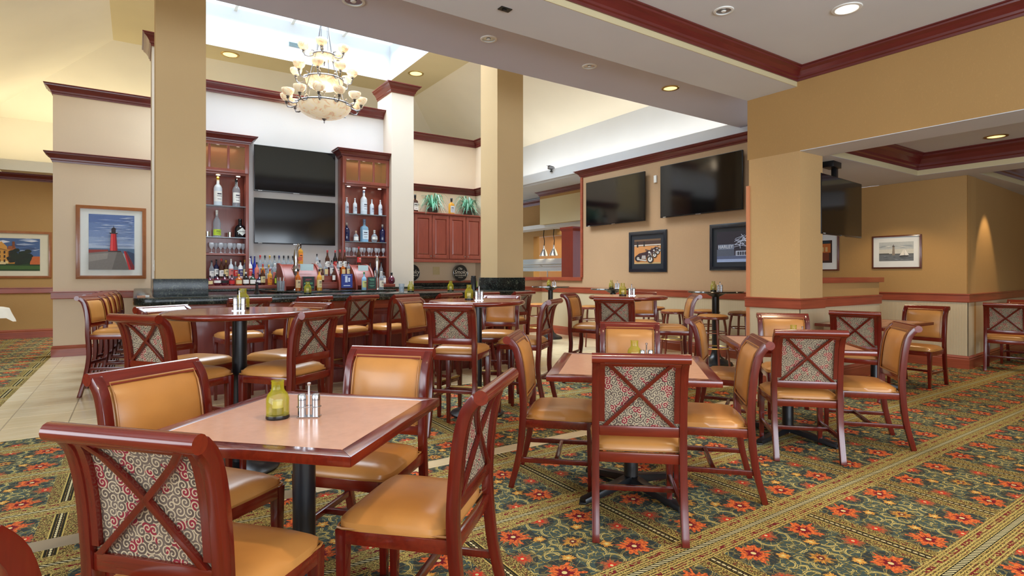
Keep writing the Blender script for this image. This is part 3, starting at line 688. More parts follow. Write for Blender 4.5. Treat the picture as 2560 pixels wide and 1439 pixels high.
def make_chair(name, label, W, S, T, D, counter=False):
    """W overall width, S seat top, T total height, D seat depth; origin on the floor, front = +Y"""
    t = thing(name, label, 'chair'); cw, cx_ = M['cherry'], M['cherry_x']; h = W/2; H = T-S; yb = -D/2+.03; pw = .037
    sp = -.075 if not counter else -.065
    path = smooth_path(([(yb+sp, 0), (yb-.022, S*.45), (yb, S*.92)] if not counter else [(yb-.085, 0), (yb-.030, S*.28), (yb+.008, S*.60), (yb-.002, S*.92)])+[ (yb-.002, S+H*.22), (yb-.018, S+H*.58), (yb-.045, S+H*.82), (yb-.085, T-.028)], 4)
    for s in (-1, 1):
        b = bmesh.new(); prism_x(b, ribbon(path, [.034+.008*math.sin(min(1, z/S)*PI/2) for y, z in path]), s*h-(pw if s > 0 else 0), s*h+(pw if s < 0 else 0)); fin('back_post', b, cw, t, .004)
    # rolled crest rail
    ye = yb-.085; zc = T-.026; pf = ribbon([(interp(path, T-.060+.008*q), T-.060+.008*q) for q in range(5)], .032)
    b = bmesh.new(); prism_x(b, pf, -h+.002, h-.002)
    rr = .025; circ = [(ye-.014+rr*math.cos(a*PI/7), zc+rr*math.sin(a*PI/7)) for a in range(14)]
    prism_x(b, circ, -h-.0015, h+.0015); fin('crest_rail', b, cx_, t, 0, True, None, 35)
    zl = S+.028 if not counter else S+.025; zb = zl+.050
    b = bmesh.new(); y = interp(path, zl+.02); box(b, -h+pw, h-pw, y-.014, y+.014, zl, zb); fin('lower_rail', b, cx_, t, .004)
    # leather pad on the front of the back
    zt = T-.043; n = 8; xi = h-pw; b = bmesh.new(); rows = []
    for k in range(n+1):
        z = zb-.004+(zt-zb+.008)*k/n; y = interp(path, z); e = 0 if k in (0, n) else .016
        row = []
        for i in range(7):
            u = -1+i/3; row.append(b.verts.new((u*(xi-.006), y+.008+(.010 if i not in (0, 6) and e else 0)+e*(1-u**4)*.8, z)))
        rows.append(row)
    for A_, B_ in zip(rows, rows[1:]):
        for i in range(6): b.faces.new([A_[i], A_[i+1], B_[i+1], B_[i]])
    bk = [[b.verts.new((u*(xi-.001), interp(path, v)-.0, v)) for u in (-1, 1)] for v in (zb-.004, zt+.004)]
    fin('back_pad', b, M['leather'], t)
    pad = t.children[-1] if t.children else None
    bx = h-pw-.002; pts = []
    for k in range(n+1):
        z = zb+(zt-zb)*k/n; pts.append((-bx+.012, interp(path, z)+.020, z))
    pts2 = [(-q[0], q[1], q[2]) for q in pts[::-1]]
    b = bmesh.new(); tube(b, pts+pts2, .0042, 6, True); fin('piping', b, M['piping'], t)
    # wood stiles beside the pad
    for s in (-1, 1):
        b = bmesh.new(); seg = [p for p in path if zb-.01 < p[1] < zt+.03]; prism_x(b, [(y+.006, z) for y, z in ribbon(seg, .018)], s*(xi-.003), s*(xi+.004)); fin('stile', b, cw, t)
    # patterned fabric panel on the rear
    b = bmesh.new(); r0 = []
    for k in range(7):
        z = zb+(zt-zb)*k/6; y = interp(path, z)-.002; r0.append([b.verts.new((-xi, y, z)), b.verts.new((xi, y, z)), b.verts.new((xi, y+.006, z)), b.verts.new((-xi, y+.006, z))])
    for A_, B_ in zip(r0, r0[1:]):
        for i in range(4): b.faces.new([A_[i], A_[(i+1) % 4], B_[(i+1) % 4], B_[i]])
    b.faces.new(r0[0][::-1]); b.faces.new(r0[-1]); fin('fabric_panel', b, M['fabric'], t)
    # frame lip and X shaped cross bars
    for s in (-1, 1):
        b = bmesh.new(); N_ = 6; hw_ = .011
        secs = []
        for k in range(N_+1):
            q = k/N_; z = zb+(zt-zb)*q; x = s*(-xi+.026+(2*xi-.052)*q); y = interp(path, z)-.004; yo = y-.016
            dx = hw_*1.0; secs.append([b.verts.new(v) for v in ((x-dx*1.2, y, z), (x+dx*1.2, y, z), (x+dx*1.2, yo, z), (x-dx*1.2, yo, z))])
        for A_, B_ in zip(secs, secs[1:]):
            for i in range(4): b.faces.new([A_[i], A_[(i+1) % 4], B_[(i+1) % 4], B_[i]])
        b.faces.new(secs[0][::-1]); b.faces.new(secs[-1]); fin('cross_bar', b, cw, t, .002)
        b = bmesh.new(); seg = [p for p in path if zb-.01 < p[1] < zt+.03]; prism_x(b, [(y-.010, z) for y, z in ribbon(seg, .014)], s*(xi-.026), s*(xi+.002)); fin('frame_lip', b, cw, t)
    b = bmesh.new(); y = interp(path, zt)-.010; box(b, -xi, xi, y-.006, y+.004, zt-.016, zt+.004); fin('frame_lip', b, cx_, t, .002)
    # seat
    yf = D/2; b = bmesh.new(); cushion(b, h+.004, h-.012, yb+.018, yf, S-.055, S-.014, .020); fin('seat', b, M['leather'], t, 0, True, None, 60)
    b = bmesh.new(); e = .004; c_ = .03; tube(b, [(-(h-.02), yb+.02, S-.05), (h-.02, yb+.02, S-.05), (h-.002, yf-c_, S-.05), (h-.008, yf-.010, S-.05), (h-c_, yf-.002, S-.05), (-(h-c_), yf-.002, S-.05), (-(h-.008), yf-.010, S-.05), (-(h-.002), yf-c_, S-.05)], .0045, 6, True); fin('seat_piping', b, M['piping'], t)
    fz0, fz1 = S-.104, S-.056
    b = bmesh.new(); box(b, -h+.006, h-.006, yf-.028, yf-.004, fz0, fz1); box(b, -h+pw, h-pw, yb-.01, yb+.012, fz0, fz1)
    for s in (-1, 1): hexa(b, [(s*(h-.03), yb, fz0), (s*(h-.008), yb, fz0), (s*(h-.002), yf-.01, fz0), (s*(h-.026), yf-.01, fz0)], [(s*(h-.03), yb, fz1), (s*(h-.008), yb, fz1), (s*(h-.002), yf-.01, fz1), (s*(h-.026), yf-.01, fz1)])
    fin('seat_frame', b, cx_, t, .003)
    for s in (-1, 1):
        b = bmesh.new(); x = s*(h-.022); a, c = .021, .014; y = yf-.024; xo = s*.0
        hexa(b, [(x-c, y-c-.0, 0), (x+c, y-c, 0), (x+c, y+c, 0), (x-c, y+c, 0)], [(x-a, y-a, fz1), (x+a, y-a, fz1), (x+a, y+a, fz1), (x-a, y+a, fz1)]); fin('leg', b, cw, t, .003)
    zs = .17 if not counter else .30
    for s in (-1, 1):
        b = bmesh.new(); yy = interp(path, zs); hexa(b, [(s*(h-.032), yy, zs-.014), (s*(h-.012), yy, zs-.014), (s*(h-.012), yf-.03, zs-.014), (s*(h-.032), yf-.03, zs-.014)], [(s*(h-.032), yy, zs+.014), (s*(h-.012), yy, zs+.014), (s*(h-.012), yf-.03, zs+.014), (s*(h-.032), yf-.03, zs+.014)]); fin('stretcher', b, cw, t, .002)
    if counter:
        b = bmesh.new(); box(b, -h+.03, h-.03, yf-.036, yf-.012, .28, .325); fr = fin('footrest', b, cw, t, .003)
        b = bmesh.new(); box(b, -h+.045, h-.045, yf-.040, yf-.008, .315, .329); fin('brass_strip', b, M['brass'], fr, .001)
        b = bmesh.new(); yy = interp(path, .36); box(b, -h+.03, h-.03, yy-.01, yy+.01, .346, .374); fin('stretcher', b, cw, t, .002)
    else:
        b = bmesh.new(); box(b, -h+.02, h-.02, -.012, .012, zs-.013, zs+.013); fin('stretcher', b, cw, t, .002)
    return t
DINE = make_chair('dining_chair', '', .46, .475, .925, .46)
CNT = make_chair('counter_chair', '', .405, .715, 1.075, .44, True)
used = {}
def place(proto, mx_, my, f, off, label, group):
    """mx,my = middle of the crest rail, f = facing in degrees"""
    a = math.radians(f); loc = (mx_+off*math.cos(a), my+off*math.sin(a), 0); rz = a-PI/2
    if proto.name not in used:
        used[proto.name] = 1; proto.location = loc; proto.rotation_euler = (0, 0, rz); proto['label'] = label; proto['group'] = group; return proto
    return dup(proto, loc, rz, label, group)
GD = 'dining chairs around the square tables'; GC = 'counter height chairs around the round high tables'; GB = 'counter chairs along the bar'
for mx_, my, f, lb in [
    (-.04, 1.67, 42, 'large dining chair seen from behind at the lower left, nearest the viewer'),
    (.03, 2.81, -56, 'cherry dining chair with tan leather back left of the nearest square table'),
    (1.13, 2.79, -138, 'cherry dining chair facing the viewer across the nearest square table'),
    (1.11, 1.71, 133, 'cherry dining chair at the right of the nearest square table, turned in profile'),
    (1.99, 1.86, 49, 'cherry dining chair seen squarely from behind at the middle square table'),
    (2.03, 3.03, -44, 'cherry dining chair in profile left of the middle square table, facing right'),
    (3.14, 1.95, 134, 'cherry dining chair at the right of the middle square table, facing left'),
    (3.28, 3.19, -135, 'cherry dining chair facing the viewer behind the middle square table'),
    (4.13, 3.28, -60, 'cherry dining chair mostly hidden at the left of the third square table'),
    (3.83, 2.03, 44, 'dining chair seen from behind at the square table by the tan pier'),
    (4.96, 1.88, 130, 'dining chair in profile at the right of the square table by the tan pier'),
    (5.26, 3.08, -138, 'cherry dining chair facing the viewer in front of the tan pier'),
    (6.15, 2.82, 18, 'cherry dining chair with X back at the left end of the side room table'),
    (8.02, 2.84, 180, 'cherry dining chair with tan back at the right end of the side room table'),
    (9.55, 2.50, 12, 'cherry dining chair with X back at the far right by the amber wall corner'),
    (11.0, 2.62, -175, 'cherry dining chair just showing at the right edge of the picture behind another'),
    (-.36, 1.31, 42, 'cherry dining chair just showing at the lower left edge of the picture')]:
    place(DINE, mx_, my, f, .315, lb, GD)
for mx_, my, f, lb in [
    (-.01, 3.86, 34, 'tall chair with X back left of the first round high table'),
    (.16, 4.86, -54, 'tall chair with tan leather back behind the left side of the first round high table'),
    (1.01, 3.66, 126, 'tall chair with X back at the right front of the first round high table'),
    (1.21, 4.72, -147, 'tall chair with tan back behind the right side of the first round high table'),
    (2.04, 3.93, 42, 'tall chair seen squarely from behind in front of the second round high table'),
    (2.22, 5.14, -60, 'tall chair with tan back at the left rear of the second round high table'),
    (3.36, 5.18, -135, 'tall chair with tan back behind the second round high table'),
    (3.24, 4.09, 126, 'tall chair in profile at the right of the second round high table'),
    (4.04, 4.15, 36, 'tall chair seen from behind in front of the third round high table'),
    (4.42, 5.34, -61, 'tall chair with amber back at the left of the third round high table'),
    (5.62, 5.26, -135, 'tall chair mostly hidden behind the third round high table'),
    (5.41, 4.19, 138, 'tall chair in profile at the right of the third round high table')]:
    place(CNT, mx_, my, f, .295, lb, GC)
for i, (mx_, my, f) in enumerate([(.95, 6.05, 100), (1.58, 6.05, 110), (2.11, 6.05, 114), (2.62, 6.08, 114), (3.22, 6.12, 112), (3.80, 6.18, 108), (4.40, 6.22, 104)]):
    place(CNT, mx_, my, f, .295, 'tall chair at the bar front, %s along from the left bar pillar' % ORD[i], GB)
for i in range(5):
    place(CNT, -.44+.03*i, 7.63+.56*i, -22, .295, 'tall tan back chair left of the bar, %s in its row from the viewer' % ORD[i], 'row of tall chairs at the left side of the bar')

# ================================================================== backless bar stools
def stool():
    t = thing('bar_stool', '', 'stool')
    b = bmesh.new(); lathe(b, [(.0, .700), (.19, .700), (.2, .706), (.2, .728), (.196, .735), (0, .735)], 28); fin('seat_ring', b, M['stoolwood'], t)
    b = bmesh.new(); lathe(b, [(.19, .733), (.192, .742), (.17, .756), (.1, .764), (0, .767)], 28, cap=False); fin('seat_pad', b, M['leather'], t)
    for k in range(4):
        a = PI/4+k*PI/2; c, s = math.cos(a), math.sin(a)
        b = bmesh.new(); tube(b, [(c*.15, s*.15, .702), (c*.17, s*.17, .60), (c*.20, s*.20, .3), (c*.235, s*.235, 0)], .019, 8, r1=.014); fin('leg', b, M['stoolwood'], t)
    for z, r, m, th in ((.52, .178, 'stoolwood', .009), (.315, .205, 'brass', .009)):
        b = bmesh.new(); tube(b, [(r*math.cos(q*PI/12), r*math.sin(q*PI/12), z) for q in range(24)], th, 6, True); fin('foot_ring' if m == 'brass' else 'brace_ring', b, M[m], t)
    return t
st0 = stool(); GS = 'backless round bar stools by the television wall'
for i, (x, y, r, lb) in enumerate([(6.50, 4.78, .2, 'backless stool with fully visible tan seat before the nearest black high table'), (7.32, 5.50, .6, 'round backless stool behind the post of the nearest black high table'),
    (6.90, 5.78, .9, 'backless stool left of the nearest black high table, behind a tall chair'), (7.42, 4.95, .1, 'round backless stool right of the nearest black high table, cut by the pier'),
    (6.62, 7.35, .5, 'round backless stool beside the middle black high table'), (6.30, 8.45, .3, 'round backless stool in front of the farthest black high table'), (6.42, 9.35, .8, 'round backless stool left of the farthest black high table'), (7.3, 6.55, .4, 'round backless stool at the right of the middle black high table')]):
    if i == 0: st0.location = (x, y, 0); st0.rotation_euler.z = r; st0['label'] = lb; st0['group'] = GS
    else: dup(st0, (x, y, 0), r, lb, GS)

# ================================================================== TABLES
def square_table(x, y, sx, sy, rz, label):
    t = thing('square_table', label, 'table', (x, y, 0), rz, 'square dining tables'); a, c = sx/2, sy/2; e = .062
    b = bmesh.new()
    for p in ([(-a, -c), (a, -c), (a-e, -c+e), (-a+e, -c+e)], [(a, -c), (a, c), (a-e, c-e), (a-e, -c+e)], [(a, c), (-a, c), (-a+e, c-e), (a-e, c-e)], [(-a, c), (-a, -c), (-a+e, -c+e), (-a+e, c-e)]):
        hexa(b, [(*q, .722) for q in p], [(*q, .755) for q in p])
    fin('top_border', b, M['cherry_x'], t, .003)
    b = bmesh.new(); box(b, -a+e-.001, a-e+.001, -c+e-.001, c-e+.001, .72, .7545); fin('top_inlay', b, M['laminate'], t, smooth=False)
    b = bmesh.new(); lathe(b, [(.0, .70), (.13, .70), (.13, .72), (0, .72)], 16); lathe(b, [(.0, .04), (.05, .04), (.042, .07), (.042, .70), (0, .70)], 20); fin('pole', b, M['blackmetal'], t)
    for k in range(4):
        an = k*PI/2+PI/4; b = bmesh.new(); c_, s_ = math.cos(an), math.sin(an); L_ = min(sx, sy)*.42
        w0, w1 = .035, .03
        P_ = lambda r, w, z: (c_*r-s_*w, s_*r+c_*w, z)
        hexa(b, [P_(0, -w0, .045), P_(L_, -w1, .006), P_(L_, w1, .006), P_(0, w0, .045)], [P_(0, -w0*.8, .095), P_(L_, -w1*.8, .032), P_(L_, w1*.8, .032), P_(0, w0*.8, .095)])
        box(b, *sorted((c_*L_-.02, c_*L_+.02)), *sorted((s_*L_-.02, s_*L_+.02)), 0, .012)
        fin('base_foot', b, M['blackmetal'], t, .004)
    return t
square_table(.54, 2.235, .815, .815, math.radians(44.5), 'square wood edged table nearest the viewer at the lower left')
square_table(2.49, 2.41, .91, .91, math.radians(44.6), 'square wood edged table in the middle of the carpet')
square_table(4.36, 2.50, .93, .93, math.radians(44.6), 'square wood edged table near the tan pier')
square_table(6.98, 2.98, 1.26, .70, 0, 'longer wood edged table in the side room at the right')
def round_table(x, y, r, label):
    t = thing('round_high_table', label, 'table', (x, y, 0), 0, 'round wood high tables')
    b = bmesh.new(); lathe(b, [(0, 1.02), (r-.05, 1.02), (r-.018, 1.021), (r-.004, 1.03), (r, 1.041), (r-.004, 1.052), (r-.018, 1.0605), (r-.045, 1.0605)], 56, cap=False); fin('top_edge', b, M['cherry_x'], t)
    b = bmesh.new(); lathe(b, [(r-.045, 1.0605), (r-.046, 1.059), (r-.052, 1.059), (r-.053, 1.0603), (0, 1.0603)], 56, cap=False); fin('top_inlay', b, M['roundtop'], t)
    b = bmesh.new(); lathe(b, [(0, 1.0), (.15, 1.0), (.15, 1.02), (0, 1.02)], 20); lathe(b, [(0, .03), (.046, .03), (.046, 1.0), (0, 1.0)], 24); fin('pole', b, M['blackmetal'], t)
    b = bmesh.new(); lathe(b, [(0, 0), (.245, 0), (.25, .012), (.24, .022), (.08, .045), (.055, .06), (0, .06)], 36); fin('base_disc', b, M['blackmetal'], t)
    return t
round_table(.58, 4.13, .46, 'round wood high table in front of the left bar pillar')
round_table(2.66, 4.54, .45, 'round wood high table in the centre of the room')
round_table(4.64, 4.54, .44, 'round wood high table to the right, behind the middle square table')
def black_table(x, y, label):
    t = thing('black_high_table', label, 'table', (x, y, 0), 0, 'black high tables by the television wall'); r = .385
    b = bmesh.new(); lathe(b, [(0, 1.035), (r-.03, 1.035), (r-.006, 1.04), (r, 1.05), (r-.008, 1.062), (0, 1.063)], 40); fin('tabletop', b, M['blacktop'], t)
    b = bmesh.new(); lathe(b, [(.05, .98), (.09, 1.0), (.14, 1.03), (.14, 1.036), (0, 1.036)], 20, cap=False); lathe(b, [(.05, .2), (.05, 1.0)], 20, cap=False); fin('pole', b, M['blackmetal'], t)
    b = bmesh.new(); lathe(b, [(0, 0), (.235, 0), (.24, .015), (.225, .045), (.13, .085), (.075, .13), (.055, .19), (.05, .24), (0, .24)], 32); fin('bell_base', b, M['blackmetal'], t)
    return t
black_table(6.93, 5.05, 'black high table with bell base nearest along the television wall')
black_table(6.80, 7.0, 'black high table in the middle along the television wall')
black_table(7.0, 9.0, 'black high table farthest along the television wall, by the serving opening')

# ================================================================== table items
def votive():
    t = thing('candle_bottle', '', 'candle holder')
    b = bmesh.new(); lathe(b, [(.040, .004), (.0415, .012), (.0415, .075), (.036, .092), (.026, .104), (.0225, .112), (.0225, .138), (.0245, .143), (.0205, .143), (.0195, .112), (.024, .102), (.034, .089), (.0385, .074), (.0385, .02)], 24, cap=False); fin('glass_body', b, M['g_votive'], t)
    b = bmesh.new(); lathe(b, [(0, 0), (.041, 0), (.043, .004), (.041, .016), (0, .016)], 24); fin('foot', b, M['black'], t)
    b = bmesh.new(); lathe(b, [(0, .016), (.020, .016), (.020, .066), (0, .066)], 16); fin('candle', b, plain('candle_wax', (226, 206, 120), .5), t)
    b = bmesh.new(); lathe(b, [(.0215, .016), (.0215, .040)], 16, cap=False); fin('candle_cup', b, plain('candle_cup', (112, 92, 40), .4), t)
    return t
def caddy():
    t = thing('condiment_caddy', '', 'caddy')
    b = bmesh.new(); box(b, -.042, .042, -.018, .018, 0, .004); tube(b, [(0, 0, .003), (0, 0, .125)], .0045, 8); lathe(b, [(0, .120), (.007, .121), (.008, .130), (0, .133)], 12); fin('stand', b, M['steel'], t)
    b = bmesh.new(); tube(b, [(x, y, .040) for x, y in ([(-.026+.019*math.cos(q*PI/6), .019*math.sin(q*PI/6)) for q in range(3, 10)]+[(.026+.019*math.cos(q*PI/6), .019*math.sin(q*PI/6)) for q in range(-3, 4)])], .0015, 6, True); fin('wire_loop', b, M['steel'], t)
    return t
def shaker(lbl):
    t = thing('shaker', lbl, 'shaker')
    b = bmesh.new(); lathe(b, [(0, .0), (.0155, .0), (.0155, .062), (0, .062)], 16); fin('shaker_body', b, M['steel'], t)
    b = bmesh.new(); lathe(b, [(.0135, .062), (.0155, .064), (.0155, .080), (.012, .085), (0, .086)], 16); fin('lid', b, M['steel'], t)
    return t
vt0, cd0, sh0 = votive(), caddy(), shaker('')
spots = [(.45, 2.265, .755, .553, 2.215, 'nearest square table'), (2.53, 2.42, .755, 2.57, 2.36, 'middle square table'), (4.37, 2.46, .755, 4.43, 2.42, 'square table by the tan pier'),
    (.62, 4.26, 1.061, .575, 4.10, 'first round high table'), (2.62, 4.62, 1.061, 2.67, 4.52, 'second round high table'), (4.60, 4.58, 1.061, 4.68, 4.52, 'third round high table'),
    (6.88, 5.05, 1.063, 6.99, 5.02, 'nearest black high table'), (6.78, 7.02, 1.063, 6.88, 6.98, 'middle black high table'), (6.96, 9.0, 1.063, 7.08, 8.98, 'farthest black high table')]
for i, (x, y, z, x2, y2, nm) in enumerate(spots):
    lb = 'yellow green glass bottle candle on the '+nm; lc = 'steel condiment caddy with centre rod on the '+nm
    if i == 0:
        vt0.location = (x, y, z); vt0['label'] = lb; vt0['group'] = 'candle bottles'; cd0.location = (x2, y2, z); cd0.rotation_euler.z = -.5; cd0['label'] = lc; cd0['group'] = 'condiment caddies'
    else: dup(vt0, (x, y, z), 0, lb, 'candle bottles'); dup(cd0, (x2, y2, z), -.5, lc, 'condiment caddies')
    for s, nn in ((-1, 'left'), (1, 'right')):
        lo = (x2+s*.026*math.cos(-.5), y2+s*.026*math.sin(-.5), z+.004); ls = '%s steel shaker in the caddy on the %s' % (nn, nm)
        if i == 0 and s == -1: sh0.location = lo; sh0['label'] = ls; sh0['group'] = 'steel shakers'
        else: dup(sh0, lo, 0, ls, 'steel shakers')
for x, y, nm in ((1.72, 6.95, 'behind the second bar chair'), (3.05, 6.95, 'between the middle bar chairs'), (3.62, 6.9, 'near the right bar pillar')):
    dup(vt0, (x, y, 1.07), 0, 'yellow green glass bottle candle on the bar top '+nm, 'candle bottles')
# ================================================================== TELEVISIONS
def tv(cx, cy, z0, z1, wd, rz, label, dz=0):
    """centre of the screen plane; local -Y faces the room"""
    t = thing('television', label, 'television', (cx, cy, 0), rz); h = wd/2
    b = bmesh.new(); box(b, -h, h, 0, .035, z0, z1); box(b, -h*.6, h*.6, .035, .055, z0+.1, z1-.2); fin('housing', b, M['tvbezel'], t, .004)
    b = bmesh.new(); box(b, -h+.008, h-.008, -.002, .001, z0+.018, z1-.008); fin('screen', b, M['tvscreen'], t, smooth=False)
    b = bmesh.new(); box(b, -.05, .05, -.004, .001, z0-.004, z0+.006); fin('logo_strip', b, M['steel'], t, smooth=False)
    b = bmesh.new(); box(b, -h+.06, -h+.12, -.003, .0, z0+.006, z0+.012); fin('badge', b, M['white'], t, smooth=False)
    return t
tv(2.27, 9.93, 2.672, 3.428, 1.315, 0, 'upper of the two televisions behind the bar, reflecting daylight')
tv(2.27, 9.93, 1.81, 2.56, 1.315, 0, 'lower of the two televisions behind the bar')
for cy, z0, z1, wd, lb in ((7.815, 2.27, 3.16, 1.57, 'smaller television at the left on the tan wall'), (5.865, 2.285, 3.185, 1.59, 'larger television at the right on the tan wall')):
    t = tv(7.60, cy, z0, z1, wd, -PI/2, lb)
    b = bmesh.new(); box(b, -.3, .3, .055, .10, z0+.3, z1-.3); fin('wall_bracket', b, M['black'], t)
t = tv(7.17, 3.42, 1.77, 2.47, 1.27, math.radians(6), 'ceiling hung black television behind the tan pier')
b = bmesh.new(); box(b, -.03, .03, .06, .12, 2.3, 2.66); box(b, -.22, .02, .02, .16, 2.60, 2.67); box(b, -.3, .3, .05, .08, 1.95, 2.3); fin('ceiling_mount', b, M['black'], t, .003)
b = bmesh.new(); box(b, 0, .1, .0, .0, 0, 0) if 0 else None
b.free()

# ================================================================== PICTURES
def picture(name, label, loc, rz, w, h, fw, mw, fmat, mmat, polys, texts=(), depth=.03):
    """origin at the lower left corner of the frame; local x right, z up, -Y faces the room. polys: (colour, [(u,v)...]) in 0..1 of the print"""
    t = thing(name, label, 'picture', loc, rz)
    for p in ([(0, 0), (w, 0), (w-fw, fw), (fw, fw)], [(w, 0), (w, h), (w-fw, h-fw), (w-fw, fw)], [(w, h), (0, h), (fw, h-fw), (w-fw, h-fw)], [(0, h), (0, 0), (fw, fw), (fw, h-fw)]):
        b = bmesh.new(); hexa(b, [(u, 0, v) for u, v in p], [(p[0][0], -depth*.6, p[0][1]), (p[1][0], -depth*.6, p[1][1]), (p[2][0], -depth, p[2][1]), (p[3][0], -depth, p[3][1])]); fin('frame_rail', b, fmat, t, .002)
    b = bmesh.new(); box(b, fw*.8, w-fw*.8, -.012, -.002, fw*.8, h-fw*.8); fin('mat_board', b, mmat, t, smooth=False)
    pw, ph = w-2*mw[0], h-mw[1]-mw[2]; mats = []; b = bmesh.new()
    for i, (c, pts) in enumerate(polys):
        m = pc(c)
        if m not in mats: mats.append(m)
        y = -.0135-.00025*i
        f = poly(b, [(mw[0]+u*pw, y, mw[1]+v*ph) for u, v in pts], mats.index(m))
    o = fin('print', b, mats, t, smooth=False)
    for s, sz, u, v, c in texts: text(s, sz, pc(c), o, (mw[0]+u*pw, -.0145-.00025*len(polys), mw[1]+v*ph), ext=.0002)
    return t
R_ = lambda a, b, c, d: [(a, b), (c, b), (c, d), (a, d)]
sky = [((92, 116, 170), R_(0, .84, 1, 1)), ((108, 132, 180), R_(0, .70, 1, .85)), ((124, 146, 190), R_(0, .58, 1, .71)), ((146, 166, 202), R_(0, .46, 1, .59)), ((178, 194, 220), R_(0, .38, 1, .47))]
rnd = random.Random(3)
def streaks(n, y0, y1, cols, hh=.02, ww=.3):
    out = []
    for _ in range(n):
        u, v, c = rnd.uniform(0, .95), rnd.uniform(y0, y1), rnd.choice(cols); a = min(1, u+rnd.uniform(.1, ww)); k = hh*rnd.uniform(.4, 1)
        out.append((c, [(u, v), ((u+a)/2, v-k*.6), (a, v+k*.2), ((u+a)/2, v+k)]))
    return out
lh = sky+streaks(70, .42, .98, [(150, 168, 204), (104, 126, 172), (176, 190, 216), (130, 150, 192)], .014, .6)+streaks(0, 0, 1, [(0, 0, 0)])+[
    ((84, 110, 140), R_(0, .30, 1, .385)), ((128, 122, 118), [(0, 0), (.88, 0), (.72, .33), (.42, .345), (0, .31)]), ((108, 102, 98), [(.5, 0), (.88, 0), (.72, .33), (.62, .33)]),
    ((150, 144, 138), [(0, .14), (.4, .2), (.42, .30), (0, .27)]), ((150, 60, 54), [(0, .30), (.42, .335), (.42, .365), (0, .36)]),
    ((196, 40, 44), [(.88, 0), (.97, 0), (.80, .34), (.76, .34)]), ((120, 30, 40), [(.93, 0), (1, 0), (1, .06), (.82, .34), (.79, .34)]), ((52, 66, 96), [(1, .06), (1, .30), (.86, .34), (.83, .34)]),
    ((70, 50, 50), R_(.42, .325, .70, .345)), ((206, 38, 44), [(.455, .345), (.625, .345), (.595, .66), (.48, .66)]), ((228, 84, 84), [(.475, .345), (.52, .345), (.515, .66), (.49, .66)]), ((150, 24, 32), [(.585, .345), (.625, .345), (.595, .66), (.57, .66)]),
    ((40, 36, 44), R_(.45, .655, .625, .675)), ((200, 206, 214), R_(.455, .675, .62, .685)), ((52, 34, 40), R_(.49, .675, .585, .74)), ((40, 30, 36), [(.48, .74), (.60, .74), (.54, .775)]), ((30, 26, 30), R_(.533, .77, .545, .80))]
picture('lighthouse_picture', 'wood framed picture of a red lighthouse at the end of a pier', (-.786, 11.3, 1.23), 0, .94, 1.185, .055, (.165, .15, .135), M['framewood'], M['mat_board'], lh)
disc_ = lambda cx, cy, r, c: (c, [(cx+r*(1+.22*math.sin(5*q+cx*40))*math.cos(2*PI*q/16), cy+r*1.25*(1+.2*math.cos(7*q))*math.sin(2*PI*q/16)) for q in range(16)])
mansion = [((70, 96, 140), R_(0, .3, 1, 1)), ((36, 60, 24), R_(0, 0, 1, .26)), ((60, 92, 34), R_(0, .05, 1, .16))]+streaks(14, .6, .96, [(214, 216, 222), (150, 164, 190), (60, 80, 120)], .07, .4)+[
    ((196, 130, 50), R_(.10, .22, .60, .66)), ((206, 146, 62), [(.30, .22), (.48, .22), (.48, .74), (.39, .9), (.30, .74)]), ((150, 84, 44), [(.06, .64), (.30, .66), (.27, .80), (.10, .80)]), ((150, 84, 44), [(.48, .66), (.64, .62), (.60, .76), (.50, .76)]),
    ((120, 64, 30), R_(.12, .74, .15, .92)), ((120, 64, 30), R_(.56, .7, .60, .9)), ((224, 196, 130), R_(.12, .22, .5, .30)), ((190, 96, 44), R_(.84, .2, 1, .45)), *[disc_(.60+.04*math.sin(i*2.4)*3+.09, .30+.028*i, .10-.004*i, (22+4*(i % 3), 34+5*(i % 2), 22)) for i in range(13)], ((214, 190, 140), R_(.2, .2, .46, .27)), ((120, 84, 44), [(.30, .62), (.39, .66), (.48, .62), (.48, .64), (.39, .68), (.30, .64)]), ((20, 30, 18), [(0, .8), (.12, .9), (.2, 1), (0, 1)])]
for i in range(6):
    for j in range(3): mansion.append(((60, 40, 30), R_(.13+i*.075, .27+j*.13, .155+i*.075, .35+j*.13)))
picture('mansion_picture', 'wood framed wide picture of a sunlit stone mansion with a lawn', (-2.80, 15.05, 1.225), 0, 1.36, .96, .05, (.19, .15, .15), M['framewood'], plain('cream_mat', (214, 206, 180), .7), mansion)
